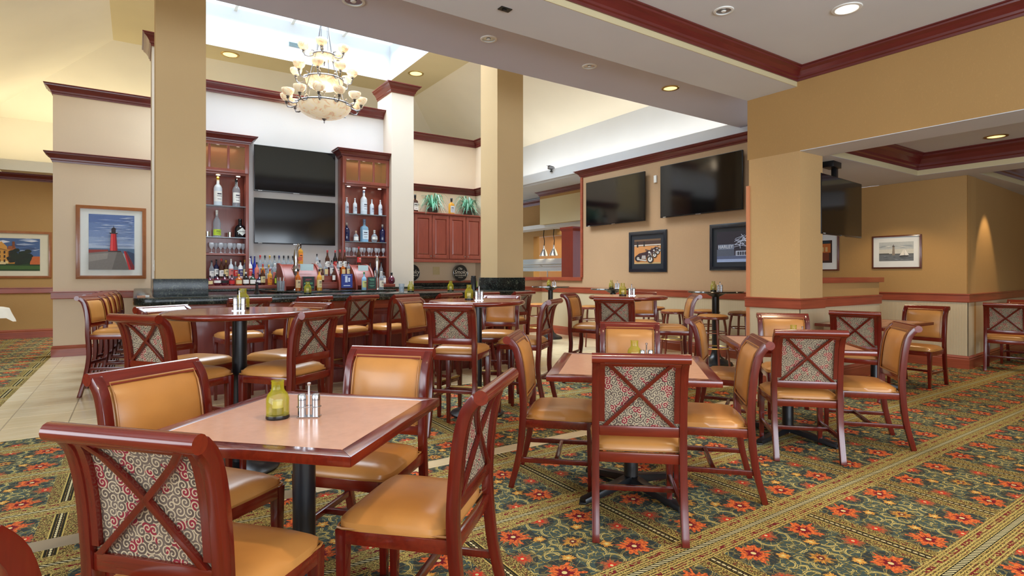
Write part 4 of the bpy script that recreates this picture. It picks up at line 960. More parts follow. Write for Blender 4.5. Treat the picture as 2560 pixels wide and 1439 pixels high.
# motorcycles
def disc(cx, cy, r, c, n=14, sx=1): return (c, [(cx+r*sx*math.cos(2*PI*i/n), cy+r*math.sin(2*PI*i/n)) for i in range(n)])
moto = [((206, 142, 84), R_(0, 0, 1, 1)), ((110, 84, 60), R_(0, .72, 1, 1)), ((70, 50, 44), R_(0, .8, 1, .93)), ((214, 206, 196), R_(0, .74, 1, .78)), ((190, 160, 110), R_(.0, .0, 1, .06)), ((40, 34, 34), R_(.1, .68, .16, .92)), ((40, 34, 34), R_(.36, .7, .41, .92))]
for cx, cy, k in ((.93, .60, .5), (.86, .53, .62), (.74, .44, .78), (.56, .32, 1.1)):
    moto += [disc(cx-.36*k, cy-.08*k, .12*k, (40, 32, 34)), disc(cx-.36*k, cy-.08*k, .05*k, (180, 170, 160)), disc(cx+.06*k, cy-.13*k, .135*k, (36, 32, 34), 16, .8), disc(cx+.06*k, cy-.13*k, .09*k, (222, 216, 206), 16, .8), disc(cx+.06*k, cy-.13*k, .03*k, (90, 84, 84), 10, .8),
             ((58, 36, 40), [(cx-.42*k, cy+.02*k), (cx-.1*k, cy-.14*k), (cx+.02*k, cy+.08*k), (cx-.12*k, cy+.14*k), (cx-.32*k, cy+.10*k)]), ((196, 190, 184), [(cx-.4*k, cy-.14*k), (cx-.08*k, cy-.2*k), (cx-.06*k, cy-.15*k), (cx-.38*k, cy-.1*k)]), ((176, 168, 162), [(cx-.24*k, cy-.1*k), (cx-.08*k, cy-.12*k), (cx-.1*k, cy+.02*k), (cx-.22*k, cy+.02*k)]),
             ((60, 56, 60), [(cx-.0*k, cy+.2*k), (cx+.04*k, cy+.2*k), (cx+.09*k, cy-.1*k), (cx+.06*k, cy-.12*k)]), ((70, 60, 62), [(cx-.12*k, cy+.22*k), (cx+.06*k, cy+.17*k), (cx+.06*k, cy+.20*k), (cx-.1*k, cy+.25*k)]), disc(cx+.03*k, cy+.13*k, .035*k, (230, 226, 220), 10)]
clipp = lambda ps: [(c, [(min(1, max(0, u)), min(1, max(0, v))) for u, v in pts]) for c, pts in ps]
picture('motorcycle_picture', 'black framed picture of a row of parked motorcycles', (7.70, 7.49, 1.345), -PI/2, .90, .745, .062, (.135, .15, .15), M['blackframe'], M['black_mat'], clipp(moto), depth=.035)
nb = [((62, 58, 74), R_(0, 0, 1, 1)), ((42, 38, 52), R_(0, .35, 1, 1)), ((150, 168, 206), R_(0, 0, 1, .12)), ((86, 96, 128), R_(0, .10, 1, .22)), ((120, 132, 156), R_(.03, .42, .42, .58)), ((84, 92, 110), R_(.0, .2, .42, .42)), ((180, 190, 210), R_(.46, .2, 1, .36)), ((52, 56, 72), R_(.48, .22, .98, .33))]
for i in range(9): nb.append(((200, 210, 226), R_(.49+i*.055, .2, .50+i*.055, .36)))
for i in range(22):
    a, c = (.4+rnd.random()*.5, .42+rnd.random()*.48), (.4+rnd.random()*.5, .42+rnd.random()*.48); d = Vector((c[0]-a[0], c[1]-a[1])); n_ = Vector((-d.y, d.x)).normalized()*.006
    nb.append(((196, 206, 230), [(a[0]+n_.x, a[1]+n_.y), (c[0]+n_.x, c[1]+n_.y), (c[0]-n_.x, c[1]-n_.y), (a[0]-n_.x, a[1]-n_.y)]))
picture('building_picture', 'black framed night picture of a brick building under a lit steel frame', (7.70, 5.71, 1.365), -PI/2, 1.0, .735, .062, (.135, .13, .13), M['blackframe'], M['black_mat'], clipp(nb), (('HARLEY', .075, .22, .5, (216, 222, 232)),), depth=.035)
sail = [((206, 206, 196), R_(0, 0, 1, 1)), ((184, 190, 190), R_(0, .62, 1, 1)), ((110, 116, 120), R_(0, 0, 1, .36)), ((90, 94, 96), R_(0, .33, 1, .38)), ((84, 82, 76), R_(0, .38, .3, .41)), ((140, 130, 118), [(.385, .3), (.47, .3), (.455, .74), (.40, .74)]), ((90, 70, 60), R_(.395, .74, .46, .80)), ((80, 50, 44), [(.39, .8), (.465, .8), (.43, .86)]),
    ((228, 226, 216), [(.60, .28), (.74, .30), (.73, .62)]), ((236, 234, 226), [(.75, .30), (.88, .27), (.75, .62)]), ((60, 60, 62), [(.60, .22), (.90, .22), (.88, .27), (.62, .27)])]+streaks(16, .04, .3, [(150, 156, 160), (80, 84, 90)], .02, .2)+streaks(8, .7, .96, [(222, 222, 214), (170, 178, 180)], .04, .3)
picture('sailboat_picture', 'small thin framed picture of a lighthouse and a sailboat', (9.5, 4.09, 1.39), -PI/2, .66, .50, .022, (.10, .115, .10), wood('thin_frame', (70, 36, 30), (120, 66, 50)), M['mat_board'], sail)
st_ = [((60, 40, 34), R_(0, 0, 1, 1)), ((196, 110, 50), R_(.1, .45, .9, .85)), ((120, 60, 36), R_(.2, .1, .8, .45)), ((214, 180, 120), R_(.3, .5, .45, .7)), ((214, 180, 120), R_(.55, .5, .7, .7)), ((40, 60, 70), R_(.15, .86, .85, .97))]
picture('street_picture', 'wood framed picture of an orange street front, half hidden behind the pier', (9.5, 5.04, 1.365), -PI/2, .46, .62, .022, (.11, .13, .12), bpy.data.materials['thin_frame'], M['mat_board'], st_)

# ================================================================== CHANDELIER
ch = thing('chandelier', 'three tier alabaster chandelier with aged metal arms over the bar', 'chandelier', (2.48, 9.0, 0))
def tier(z, r, hb, n, rc, zc, cup_r, off, arm_th=.011):
    b = bmesh.new(); pr = [(0, z-hb)]+[(r*math.sin(q*PI/16), z-hb*math.cos(q*PI/16)) for q in range(1, 9)]; lathe(b, pr, 36, cap=False); fin('bowl', b, M['alabaster'], ch)
    b = bmesh.new(); tube(b, [(r*1.0*math.cos(q*PI/18), r*1.0*math.sin(q*PI/18), z+.002) for q in range(36)], .014, 6, True); fin('ring', b, M['nickel'], ch)
    b = bmesh.new(); lathe(b, [(0, z-hb-.07), (.008, z-hb-.06), (.008, z-hb-.03), (r*.12, z-hb+.012), (0, z-hb+.014)], 14); fin('finial', b, M['nickel'], ch)
    for k in range(n):
        a = off+2*PI*k/n; c, s = math.cos(a), math.sin(a); p = lambda rr, zz: (c*rr, s*rr, zz); m_ = (r+rc)/2
        b = bmesh.new()
        cur = [p(r+.03, z+.055), p(r-.01, z+.05), p(r-.015, z+.01), p(r+.015, z-.03), p(m_, z-.055), p(rc-.02, z-.045), p(rc, z-.0), p(rc, zc-.02)]
        tube(b, cur, arm_th, 6); fin('arm', b, M['nickel'], ch)
        b = bmesh.new(); lathe(b, [(.012, zc-.045), (.026, zc-.03), (.012, zc-.022), (.030, zc-.008), (.022, zc)], 12, c*rc, s*rc); cp = fin('cup_holder', b, M['nickel'], ch)
        b = bmesh.new(); lathe(b, [(.015, zc), (.05, zc+.012), (cup_r*.86, zc+.045), (cup_r, zc+.085), (cup_r*.98, zc+.105), (cup_r*.93, zc+.105), (cup_r*.9, zc+.07), (.03, zc+.014)], 16, c*rc, s*rc, cap=False); fin('shade_cup', b, M['alabaster'], cp)
tier(3.97, .41, .215, 12, .565, 4.01, .095, .12)
tier(4.37, .29, .17, 8, .43, 4.43, .092, .3)
tier(4.76, .165, .10, 5, .31, 4.79, .090, .55)
b = bmesh.new()
for k in range(4):
    a = .5+k*PI/2; c, s = math.cos(a), math.sin(a)
    tube(b, [(c*.05, s*.05, 5.42), (c*.165, s*.165, 4.76)], .006, 6); tube(b, [(c*.165, s*.165, 4.76), (c*.29, s*.29, 4.37)], .006, 6); tube(b, [(c*.29, s*.29, 4.37), (c*.41, s*.41, 3.97)], .006, 6)
    tube(b, [(c*.05, s*.05, 5.42), (c*.10, s*.10, 4.37)], .005, 6)
fin('hanging_rod', b, M['nickel'], ch)
b = bmesh.new(); lathe(b, [(0, 5.40), (.06, 5.41), (.06, 5.43), (0, 5.44)], 16); tube(b, [(0, 0, 5.43), (0, 0, 6.95)], .012, 8); lathe(b, [(.0, 6.86), (.08, 6.90), (.09, 6.945), (0, 6.95)], 16); fin('stem', b, M['nickel'], ch)
light('POINT', 'chandelier_glow', (2.48, 9.0, 4.2), 30, (1, .8, .55), radius=.3)

# ================================================================== CEILING LIGHTS
def can(x, y, z, lit, label, r=.085, power=0, up=False, spot=110):
    t = thing('recessed_light', label, 'ceiling light', (x, y, z), 0, 'recessed round ceiling lights')
    b = bmesh.new(); lathe(b, [(r*.82, -.002), (r*.86, -.010), (r*1.08, -.008), (r*1.12, -.0), ], 28, cap=False); fin('trim_ring', b, M['white'] if lit != 2 else M['brass'], t)
    b = bmesh.new(); lathe(b, [(r*.84, -.003), (r*.55, .0-.0015), (0, -.001)], 24, cap=False); fin('lens' if lit else 'reflector', b, (M['lamp_on'] if lit == 2 else M['lamp_cool']) if lit else M['steel'], t)
    if not lit:
        b = bmesh.new(); lathe(b, [(r*.3, -.004), (r*.22, -.012), (0, -.014)], 14, cap=False); fin('bulb', b, M['white'], t)
    if power: light('SPOT', 'downlight', (x, y, z-.03), power, WARM, spot=math.radians(spot), blend=.7, radius=.07)
    return t
can(5.36, 4.54, 3.55, 2, 'lit warm round downlight in the grey lowered ceiling strip', .095, 30)
can(4.07, 4.55, 3.55, 0, 'unlit round downlight in the grey strip, beside the lit one', .072)
can(2.80, 4.56, 3.55, 0, 'unlit round downlight in the middle of the grey strip', .072, 18)
can(1.49, 4.55, 3.55, 0, 'unlit round downlight at the top edge of the picture', .085, 18)
can(1.71, 13.5, 6.07, 2, 'warm round downlight in the skylight ring above the left cabinet', .17, 40)
can(5.53, 12.3, 6.07, 2, 'warm round downlight in the skylight ring above the right pillar', .17, 40)
can(4.20, 2.98, 3.57, 0, 'smaller looking round downlight in the pale ceiling over the tables', .075, 50)
can(5.04, 2.37, 3.57, 1, 'bright round downlight in the pale ceiling near the upper right', .105, 55)
can(8.53, 2.32, 2.95, 2, 'warm round downlight in the side room ceiling tray', .105, 75, spot=120)
for x, y, pw in ((1.4, 1.15, 140), (-1.4, 1.4, 45), (3.3, .9, 70), (4.6, .0, 50)): light('SPOT', 'downlight', (x, y, 3.54), pw, WARM, spot=math.radians(115), blend=.7, radius=.07)
light('SPOT', 'downlight', (10.6, .8, 2.9), 60, NEUT, spot=math.radians(130), blend=.7, radius=.1)
light('SPOT', 'downlight', (10.35, 2.50, 2.62), 60, WARM, spot=math.radians(58), blend=.5, radius=.03, rot=(math.radians(16), 0, 0))
light('SPOT', 'downlight', (8.7, 3.7, 2.62), 40, WARM, spot=math.radians(110), blend=.5, radius=.05)
light('AREA', 'hall_glow', (-3.4, 12.6, 3.3), 20, WARM, size=2.5)
for y in (5.6, 7.4): light('SPOT', 'downlight', (6.9, y, 3.5), 24, WARM, spot=math.radians(120), blend=.7, radius=.1)
light('SPOT', 'downlight', (5.4, 9.6, 4.5), 45, WARM, spot=math.radians(110), blend=.8, radius=.2)
t = thing('sprinkler_cover', 'small dark square cover on the underside of the pale beam', 'cover', (2.41, 3.68, 3.385)); b = bmesh.new(); box(b, -.05, .05, -.03, .03, -.006, 0); box(b, -.02, .01, -.01, .01, -.014, -.006); fin('cover_plate', b, M['black'], t)
t = thing('air_vent', 'small slotted vent high on the skylight wall', 'vent', (3.0, 13.15, 6.45))
b = bmesh.new(); box(b, -.16, .16, -.012, -.004, -.05, .05); fin('vent_frame', b, plain('vent_grey', (150, 168, 172)), t)
for k in range(5): b = bmesh.new(); box(b, -.15, .15, -.018, -.012, -.042+k*.018, -.034+k*.018); fin('slat', b, plain('vent_slat', (96, 116, 120)), t)
# security camera, thermostat
t = thing('security_camera', 'small grey security camera on the cove ledge', 'camera', (7.68, 9.85, 3.60), math.radians(20))
b = bmesh.new(); box(b, -.10, .10, -.035, .035, .03, .10); fin('camera_body', b, M['nickel'], t, .012)
b = bmesh.new(); lathe(b, [(0, -.02), (.03, -.02), (.03, 0), (.012, .01), (.012, .04), (0, .04)], 12); fin('mount', b, M['black'], t)
b = bmesh.new(); box(b, -.13, .06, -.042, .042, .10, .108); fin('sun_hood', b, M['steel'], t, .003)
t = thing('wall_sensor', 'small white sensor box between the wall televisions', 'sensor', (7.7, 6.85, 3.0), -PI/2); b = bmesh.new(); box(b, -.03, .03, -.025, 0, -.065, .065); fin('cover', b, M['white'], t, .006)
t = thing('wall_switch', 'small white switch on the side of the left bar pillar', 'switch', (.178, 7.35, 1.40), -PI/2); b = bmesh.new(); box(b, -.035, .035, -.008, 0, -.06, .06); box(b, -.008, .008, -.014, -.008, -.014, .014); fin('switch_plate', b, M['white'], t, .002)

# ================================================================== CLOTH TABLE, far left
t = thing('round_table', 'table under a white cloth at the far left edge', 'table', (-2.32, 12.5, 0))
b = bmesh.new(); lathe(b, [(0, .72), (.5, .72), (.5, .75), (0, .75)], 24); lathe(b, [(0, 0), (.25, 0), (.25, .03), (.04, .05), (.04, .72), (0, .72)], 16); fin('tabletop', b, M['blackmetal'], t)
b = bmesh.new(); N_ = 32; rows = []
for rr, zz in ((0, .758), (.3, .758), (.5, .757), (.53, .74), (.57, .66), (.61, .58)):
    row = []
    for k in range(N_):
        a = 2*PI*k/N_; sq = 1+(.0 if rr < .52 else .08*math.cos(4*a)); dz = 0 if rr < .54 else -.05*max(0, math.cos(4*a))*(rr-.5)/.08; row.append(b.verts.new((rr*sq*math.cos(a), rr*sq*math.sin(a), zz+dz+(.0 if rr < .54 else .012*math.sin(9*a)))))
    rows.append(row)
for A_, B_ in zip(rows, rows[1:]):
    for k in range(N_):
        try: b.faces.new([A_[k], A_[(k+1) % N_], B_[(k+1) % N_], B_[k]])
        except Exception: pass
bmesh.ops.remove_doubles(b, verts=b.verts, dist=1e-5)
o = fin('tablecloth', b, M['cloth']); o.location = (-2.32, 12.5, 0); tag(o, 'white tablecloth hanging from the far left table', 'tablecloth')

# ================================================================== SERVING AREA behind the opening
wallbox('wall_kitchen', M['kitchen'], [(10.9, 11.1, 8.0, 15.0, 0, 2.5)], 'terracotta plaster wall of the serving area behind the opening')
wallbox('wall_kitchen_side', M['wall_amber'], [(9.2, 9.4, 11.55, 15.0, 2.35, 3.34), (9.2, 9.4, 12.6, 15.05, 0, 2.35)], 'amber wall piece left of the pale hood')
wallbox('ceiling_kitchen', M['white_ceil'], [(8.75, 11.0, 8.0, 15.0, 2.5, 2.6), (7.78, 11.0, 8.8, 15.0, 3.40, 3.44)], 'low pale ceiling of the serving area with small downlights', 'ceiling')
crown('trim_17', [(9.2, 15), (9.2, 11.55)], 3.34, 'dark crown moulding left of the pale hood')
t = thing('pale_hood', 'pale boxed hood with dark crown over the serving opening', 'hood')
b = bmesh.new(); box(b, 8.6, 9.6, 9.4, 11.5, 2.57, 3.22); fin('hood_box', b, M['beige_paint'], t)
b = bmesh.new(); box(b, 8.6, 9.6, 9.4, 11.5, 3.22, 3.40); fin('hood_top', b, M['wall_amber'], t)
crown('hood_crown', [(9.6, 11.5), (8.6, 11.5), (8.6, 9.4)], 3.42, '', parent=t)
t = thing('red_column', 'red brown square wood column inside the serving opening', 'column', (0, 0, 0)); RC = wood('red_column_wood', (112, 28, 22), (150, 46, 34), .3, .3)
b = bmesh.new(); box(b, 8.3, 8.52, 9.84, 10.25, 0, 2.30); fin('shaft', b, RC, t)
b = bmesh.new(); hexa(b, [(8.3, 9.84, 2.30), (8.52, 9.84, 2.30), (8.52, 10.25, 2.30), (8.3, 10.25, 2.30)], [(8.27, 9.81, 2.36), (8.55, 9.81, 2.36), (8.55, 10.28, 2.36), (8.27, 10.28, 2.36)]); box(b, 8.27, 8.55, 9.81, 10.28, 2.36, 2.40); fin('capital', b, RC, t)
t = thing('buffet_counter', 'light wood buffet counter with steel trim seen through the opening', 'counter')
b = bmesh.new(); box(b, 8.6, 9.6, 9.0, 14.0, 0, 1.10); fin('counter_body', b, M['wall_tan'], t); b = bmesh.new(); box(b, 8.55, 9.65, 8.9, 14.0, 1.10, 1.16); fin('counter_top', b, M['white'], t, .006)
b = bmesh.new()
for y in (11.7, 12.9): tube(b, [(9.0, y, 1.16), (9.0, y, 1.42), (8.75, y, 1.56)], .018, 8)
tube(b, [(8.75, 9.6, 1.56), (8.75, 13.6, 1.56)], .014, 6); tube(b, [(9.0, 9.6, 1.40), (9.0, 13.6, 1.40)], .014, 6); fin('guard_frame', b, M['steel'], t)
b = bmesh.new(); hexa(b, [(8.7, 9.6, 1.40), (8.71, 9.6, 1.40), (8.71, 13.6, 1.40), (8.7, 13.6, 1.40)], [(9.05, 9.6, 1.72), (9.06, 9.6, 1.72), (9.06, 13.6, 1.72), (9.05, 13.6, 1.72)]); fin('sneeze_guard', b, M['g_clear'], t, smooth=False)
for i, (y, lb) in enumerate(((12.05, 'left of two hanging cone heat lamps in the serving area'), (11.62, 'right of two hanging cone heat lamps in the serving area'))):
    x = 9.15; t = thing('heat_lamp', lb, 'lamp', (x, y, 0), 0, 'hanging heat lamps')
    b = bmesh.new(); tube(b, [(0, 0, 2.5), (0, .02, 2.35), (0, -.02, 2.2), (0, 0, 2.06)], .012, 6); fin('cord', b, M['black'], t)
    b = bmesh.new(); lathe(b, [(.02, 2.08), (.025, 2.0), (.05, 1.96), (.12, 1.82), (.125, 1.80), (.115, 1.80), (.04, 1.95)], 20, cap=False); fin('lamp_shade', b, M['steel'], t)
    light('SPOT', 'heat_lamp', (x, y, 1.9), 14, WARM, spot=2.2, blend=.7, radius=.05)
for i, y in enumerate((12.9, 12.0, 11.0)):
    can(9.9, y, 2.5, 2, 'small warm downlight in the serving area ceiling, %s from the left' % ORD[i], .06, 0)
light('AREA', 'kitchen_light', (10.0, 12.0, 2.45), 36, (1, .84, .6), size=1.4, size_y=4.0)
light('SPOT', 'wall_washer', (10.5, 12.6, 2.42), 16, WARM, spot=1.4, blend=.6, radius=.04, rot=(0, math.radians(20), 0))
t = thing('wall_oven', 'dark oven face beside the red column', 'oven'); b = bmesh.new(); box(b, 10.3, 10.9, 10.2, 10.8, .9, 1.95); fin('oven_body', b, M['black'], t, .01); b = bmesh.new(); box(b, 10.27, 10.3, 10.25, 10.75, 1.1, 1.5); fin('oven_door', b, M['steel'], t, .004)

# ================================================================== PLANTS on the wall cabinets
def fern(x, y, z, label, seed):
    r = random.Random(seed); t = thing('spider_plant', label, 'plant', (x, y, z), 0, 'spider plants on the wall cabinets')
    b = bmesh.new(); lathe(b, [(0, 0), (.09, 0), (.12, .10), (.11, .12), (.10, .11), (0, .10)], 14); fin('basket', b, M['basket'], t)
    for k in range(80):
        a = r.uniform(0, 2*PI); Lg = r.uniform(.19, .35); up = r.uniform(.07, .34); w_ = r.uniform(.015, .026); b = bmesh.new(); prev = None; m_ = 6
        for q in range(m_+1):
            s = q/m_; rr = .02+Lg*s; z_ = .10+up*math.sin(s*PI*.85)-(.36-up)*.62*s*s; ww = w_*(1-s*.92)*(.5+s*1.2 if s < .4 else 1); c, n_ = math.cos(a), math.sin(a)
            v = [b.verts.new((c*rr-n_*ww, n_*rr+c*ww, z_)), b.verts.new((c*rr, n_*rr, z_-.004)), b.verts.new((c*rr+n_*ww, n_*rr-c*ww, z_))]
            if prev: b.faces.new([prev[0], prev[1], v[1], v[0]]); b.faces.new([prev[1], prev[2], v[2], v[1]])
            prev = v
        fin('leaf', b, M['plant2'] if k % 4 == 0 else M['plant'], t)
fern(5.30, 10.92, 2.61, 'leafy green spider plant on the wall cabinets, left of the amber bottle', 1)
fern(6.16, 10.92, 2.61, 'leafy green spider plant on the right end of the wall cabinets', 2)

# ================================================================== ROUND SIGNS
for i, (x, rz_) in enumerate(((4.86, 0), (6.03, 0))):
    t = thing('round_sign', ('left' if i == 0 else 'right')+' round black sign reading Ole Smoky under the wall cabinets', 'sign', (x, 11.03, 1.335), 0, 'round black signs')
    b = bmesh.new(); lathe(b, [(0, 0), (.185, 0), (.185, .014), (0, .014)], 36); bmesh.ops.rotate(b, verts=b.verts, cent=(0, 0, 0), matrix=Matrix.Rotation(PI/2, 3, 'X')); bd = fin('sign_board', b, M['black'], t)
    b = bmesh.new(); tube(b, [(.18*math.cos(q*PI/20), -.016, .18*math.sin(q*PI/20)) for q in range(40)], .005, 6, True); fin('rim', b, M['steel'], t)
    wm = pc((226, 220, 206)); text('Ole', .075, wm, bd, (-.02, -.018, .095), shear=.3); text('Smoky', .125, wm, bd, (0, -.018, .02), shear=.3); text('MOONSHINE', .048, wm, bd, (0, -.018, -.055)); text('DISTILLERY', .024, wm, bd, (0, -.018, -.10))
t = thing('wall_notice', 'small pale square notice between the round black signs', 'notice', (5.47, 11.1, 1.385)); b = bmesh.new(); box(b, -.08, .08, -.008, 0, -.085, .085); fin('notice_plate', b, pc((206, 186, 140)), t, .002)
# ================================================================== BOTTLES AND GLASSES
BM = {}
def bottle_meshes(kind, h, r):
    k = (kind, round(h, 3), round(r, 3))
    if k in BM: return BM[k]
    if kind == 'liquor': pr = [(0, 0), (r*.96, 0), (r, .02*h), (r, .60*h), (r*.8, .68*h), (r*.36, .75*h), (r*.32, .93*h), (0, .93*h)]; lb = (.14, .50); nr = .32
    elif kind == 'wine': pr = [(0, 0), (r*.96, 0), (r, .02*h), (r, .55*h), (r*.7, .64*h), (r*.38, .74*h), (r*.34, .97*h), (0, .97*h)]; lb = (.12, .42); nr = .34
    elif kind == 'squat': pr = [(0, 0), (r*.9, 0), (r, .06*h), (r, .48*h), (r*.75, .62*h), (r*.34, .70*h), (r*.30, .88*h), (0, .88*h)]; lb = (.12, .46); nr = .30
    elif kind == 'globe': pr = [(0, 0), (r*.6, 0), (r*.95, .15*h), (r, .32*h), (r*.9, .50*h), (r*.5, .64*h), (r*.3, .70*h), (r*.3, .88*h), (0, .88*h)]; lb = (.22, .44); nr = .3
    elif kind == 'waist': pr = [(0, 0), (r, 0), (r, .30*h), (r*.9, .36*h), (r*.95, .52*h), (r*.75, .64*h), (r*.34, .74*h), (r*.3, .92*h), (0, .92*h)]; lb = (.06, .28); nr = .3
    elif kind == 'flask': pr = [(0, 0), (r, 0), (r*1.02, .04*h), (r*1.02, .58*h), (r*.9, .66*h), (r*.35, .72*h), (r*.33, .90*h), (0, .90*h)]; lb = (.12, .52); nr = .33
    seg = 4 if kind == 'flask' else 16
    b = bmesh.new(); lathe(b, pr, seg if kind != 'flask' else 4, a0=(PI/4 if kind == 'flask' else 0), a1=(PI/4+2*PI if kind == 'flask' else 2*PI)); bmesh.ops.recalc_face_normals(b, faces=b.faces[:])
    if kind == 'flask': bmesh.ops.scale(b, verts=b.verts, vec=(1.25, .8, 1)); bmesh.ops.bevel(b, geom=[e for e in b.edges if abs(e.verts[0].co.z-e.verts[1].co.z) > .01], offset=r*.15, segments=2, affect='EDGES')
    me = bpy.data.meshes.new('liquor_bottle'); b.to_mesh(me); b.free(); me.materials.append(GL['clear']); me.shade_smooth(); me.set_sharp_from_angle(angle=.7)
    b = bmesh.new()
    if kind == 'flask': w_ = r*.84; box(b, -w_, w_, -r*.60, -r*.57, lb[0]*h, lb[1]*h)
    else: lathe(b, [(r*1.01, lb[0]*h), (r*1.01, lb[1]*h)], 12, a0=-PI*.92, a1=-PI*.08, cap=False)
    ml = bpy.data.meshes.new('label'); b.to_mesh(ml); b.free(); ml.materials.append(GL['clear']); ml.shade_smooth() if kind != 'flask' else None
    z0 = pr[-1][1]; b = bmesh.new(); lathe(b, [(r*nr*1.12, z0-.02*h), (r*nr*1.12, h), (0, h)], 10); lathe(b, [(r*nr*1.06, z0-.12*h), (r*nr*1.06, z0)], 10, cap=False)
    mc = bpy.data.meshes.new('cap'); b.to_mesh(mc); b.free(); mc.materials.append(GL['clear']); mc.shade_smooth()
    BM[k] = (me, ml, mc); return BM[k]
def slot(o, m):
    o.material_slots[0].link = 'OBJECT'; o.material_slots[0].material = m
def bottle(x, y, z, kind, h, r, gcol, lcol, ccol, label, group, rz=0, pour=False):
    me, ml, mc = bottle_meshes(kind, h, r)
    o = link('liquor_bottle', me, None, (x, y, z)); slot(o, GL[gcol]); tag(o, label, 'bottle', group); o.rotation_euler.z = rz+.25
    if lcol: l = link('label', ml, o); slot(l, pc(lcol))
    c = link('cap', mc, o); slot(c, pc(ccol, .3))
    if lcol and h > .2:
        k = ('band', id(ml))
        if k not in BM:
            zs = [v.co.z for v in ml.vertices]; a, c2 = min(zs), max(zs); b = bmesh.new(); yy = min(v.co.y for v in ml.vertices)-.0012
            for j, (f0, f1, ww) in enumerate(((.68, .78, .5), (.50, .54, .6), (.22, .26, .45))): box(b, -r*ww, r*ww, yy, yy+.0008, a+(c2-a)*f0, a+(c2-a)*f1)
            m2 = bpy.data.meshes.new('label_print'); b.to_mesh(m2); b.free(); m2.materials.append(GL['clear']); BM[k] = m2
        dk = pc((44, 40, 60)) if sum(lcol) > 380 else pc((226, 220, 200)); q = link('label_print', BM[k], l); slot(q, dk)
    return o
CN = {(236, 236, 230): 'white', (226, 206, 150): 'cream', (196, 40, 40): 'red', (40, 44, 110): 'blue', (24, 24, 26): 'black', (206, 160, 50): 'gold', (240, 140, 50): 'orange', (60, 120, 60): 'green', (190, 214, 60): 'lime', (214, 120, 110): 'pink'}
WH, CR, RD, BL, BK, GO, OR_, GN, LM, PK = list(CN)
def row(items, x0, x1, y, z, where, group, jit=.0):
    n = len(items)
    for i, (kind, h, r, g_, l_, c_) in enumerate(items):
        x = x0+(x1-x0)*(i+.0)/(max(1, n-1))
        desc = '%s bottle%s, %s %s' % (COLW[g_], ', %s label' % CN.get(l_, 'pale') if l_ else '', ORD[i], where)
        bottle(x, y+(jit*((i % 2)-.5)), z, kind, h, r, g_, l_, c_, desc, group)
# left cabinet
bottle(.995+.08, 9.84, 2.376, 'liquor', .455, .060, 'frost', WH, GO, 'large frosted bottle with gold cap, white label, top shelf of the left cabinet', 'display bottles in the liquor cabinets')
bottle(1.335, 9.84, 2.376, 'liquor', .445, .056, 'clear', WH, BK, 'large clear bottle with white label, right side of the left cabinet top shelf', 'display bottles in the liquor cabinets')
bottle(1.06, 9.84, 1.886, 'waist', .42, .058, 'clear', LM, WH, 'tall clear bottle with lime label on the left cabinet second shelf', 'display bottles in the liquor cabinets')
o = bottle(1.39, 9.84, 1.886, 'squat', .30, .082, 'black', None, BK, 'squat black bottle with diamond label in the left cabinet', 'display bottles in the liquor cabinets')
b = bmesh.new(); poly(b, [(0, -.086, .03), (.075, -.070, .095), (0, -.086, .16), (-.075, -.070, .095)]); dl = fin('label', b, pc((226, 232, 226)), o, smooth=False); text("HENDRICK'S", .022, pc(BK), dl, (0, -.0875, .095))
for x, nm in ((.93, 'left'), (1.24, 'middle')):
    t = thing('jigger_cup', 'small silver cup, %s on the left cabinet second shelf' % nm, 'cup', (x, 9.80, 1.886), 0, 'silver cups'); b = bmesh.new(); lathe(b, [(0, 0), (.022, 0), (.028, .08), (.025, .08), (.019, .006), (0, .006)], 14); fin('cup_body', b, M['steel'], t)
# glasses
gm = []
for prof in ([(.0, 0), (.036, .0), (.036, .004), (.005, .012), (.004, .06), (.02, .075), (.034, .10), (.036, .125), (.030, .155), (.028, .155), (.033, .12), (.018, .08), (0, .07)], [(0, 0), (.03, 0), (.033, .01), (.028, .05), (.036, .12), (.037, .15), (.034, .15), (.030, .06), (0, .02)]):
    b = bmesh.new(); lathe(b, prof, 16, cap=False); me = bpy.data.meshes.new('wine_glass'); b.to_mesh(me); b.free(); me.materials.append(glass('glassware', (226, 232, 240), .34)); me.shade_smooth(); gm.append(me)
def glasses(n, x0, x1, y, z, where, k, s=1.0):
    for i in range(n):
        o = link('stemmed_glass' if k == 0 else 'tumbler', gm[k], None, (x0+(x1-x0)*i/(n-1), y+.05*(i % 2), z)); o.scale = (s, s, s); tag(o, 'clear glass, %s from left %s' % (ORD[i], where), 'glass', 'clear glasses '+where)
glasses(8, .98, 1.43, 9.78, 1.631, 'on the left cabinet wood shelf', 0, 1.05)
glasses(11, 3.08, 3.76, 9.80, 1.631, 'on the right cabinet wood shelf', 0, .95)
glasses(9, 2.32, 2.78, 9.45, 1.136, 'behind the centre display', 1, 1.2)
# right cabinet
for x, i in ((3.10, 0), (3.25, 1), (3.56, 2), (3.72, 3)): bottle(x, 9.84, 2.376, 'liquor', .285, .036, 'frost', (196, 206, 220), (200, 206, 214), 'small frosted bottle, %s of four on the right cabinet top shelf' % ORD[i], 'display bottles in the liquor cabinets')
bottle(3.41, 9.84, 2.376, 'liquor', .44, .060, 'frost', (214, 224, 234), (150, 170, 200), 'large frosted bottle in the middle of the right cabinet top shelf', 'display bottles in the liquor cabinets')
for x, nm in ((3.10, 'left'), (3.76, 'right')): bottle(x, 9.84, 1.886, 'liquor', .33, .052, 'navy', None, (196, 190, 180), 'navy blue bottle at the %s end of the right cabinet second shelf' % nm, 'display bottles in the liquor cabinets')
bottle(3.26, 9.82, 1.886, 'squat', .19, .046, 'clear', WH, (214, 180, 150), 'short clear bottle left of the pale blue bottle, right cabinet', 'display bottles in the liquor cabinets')
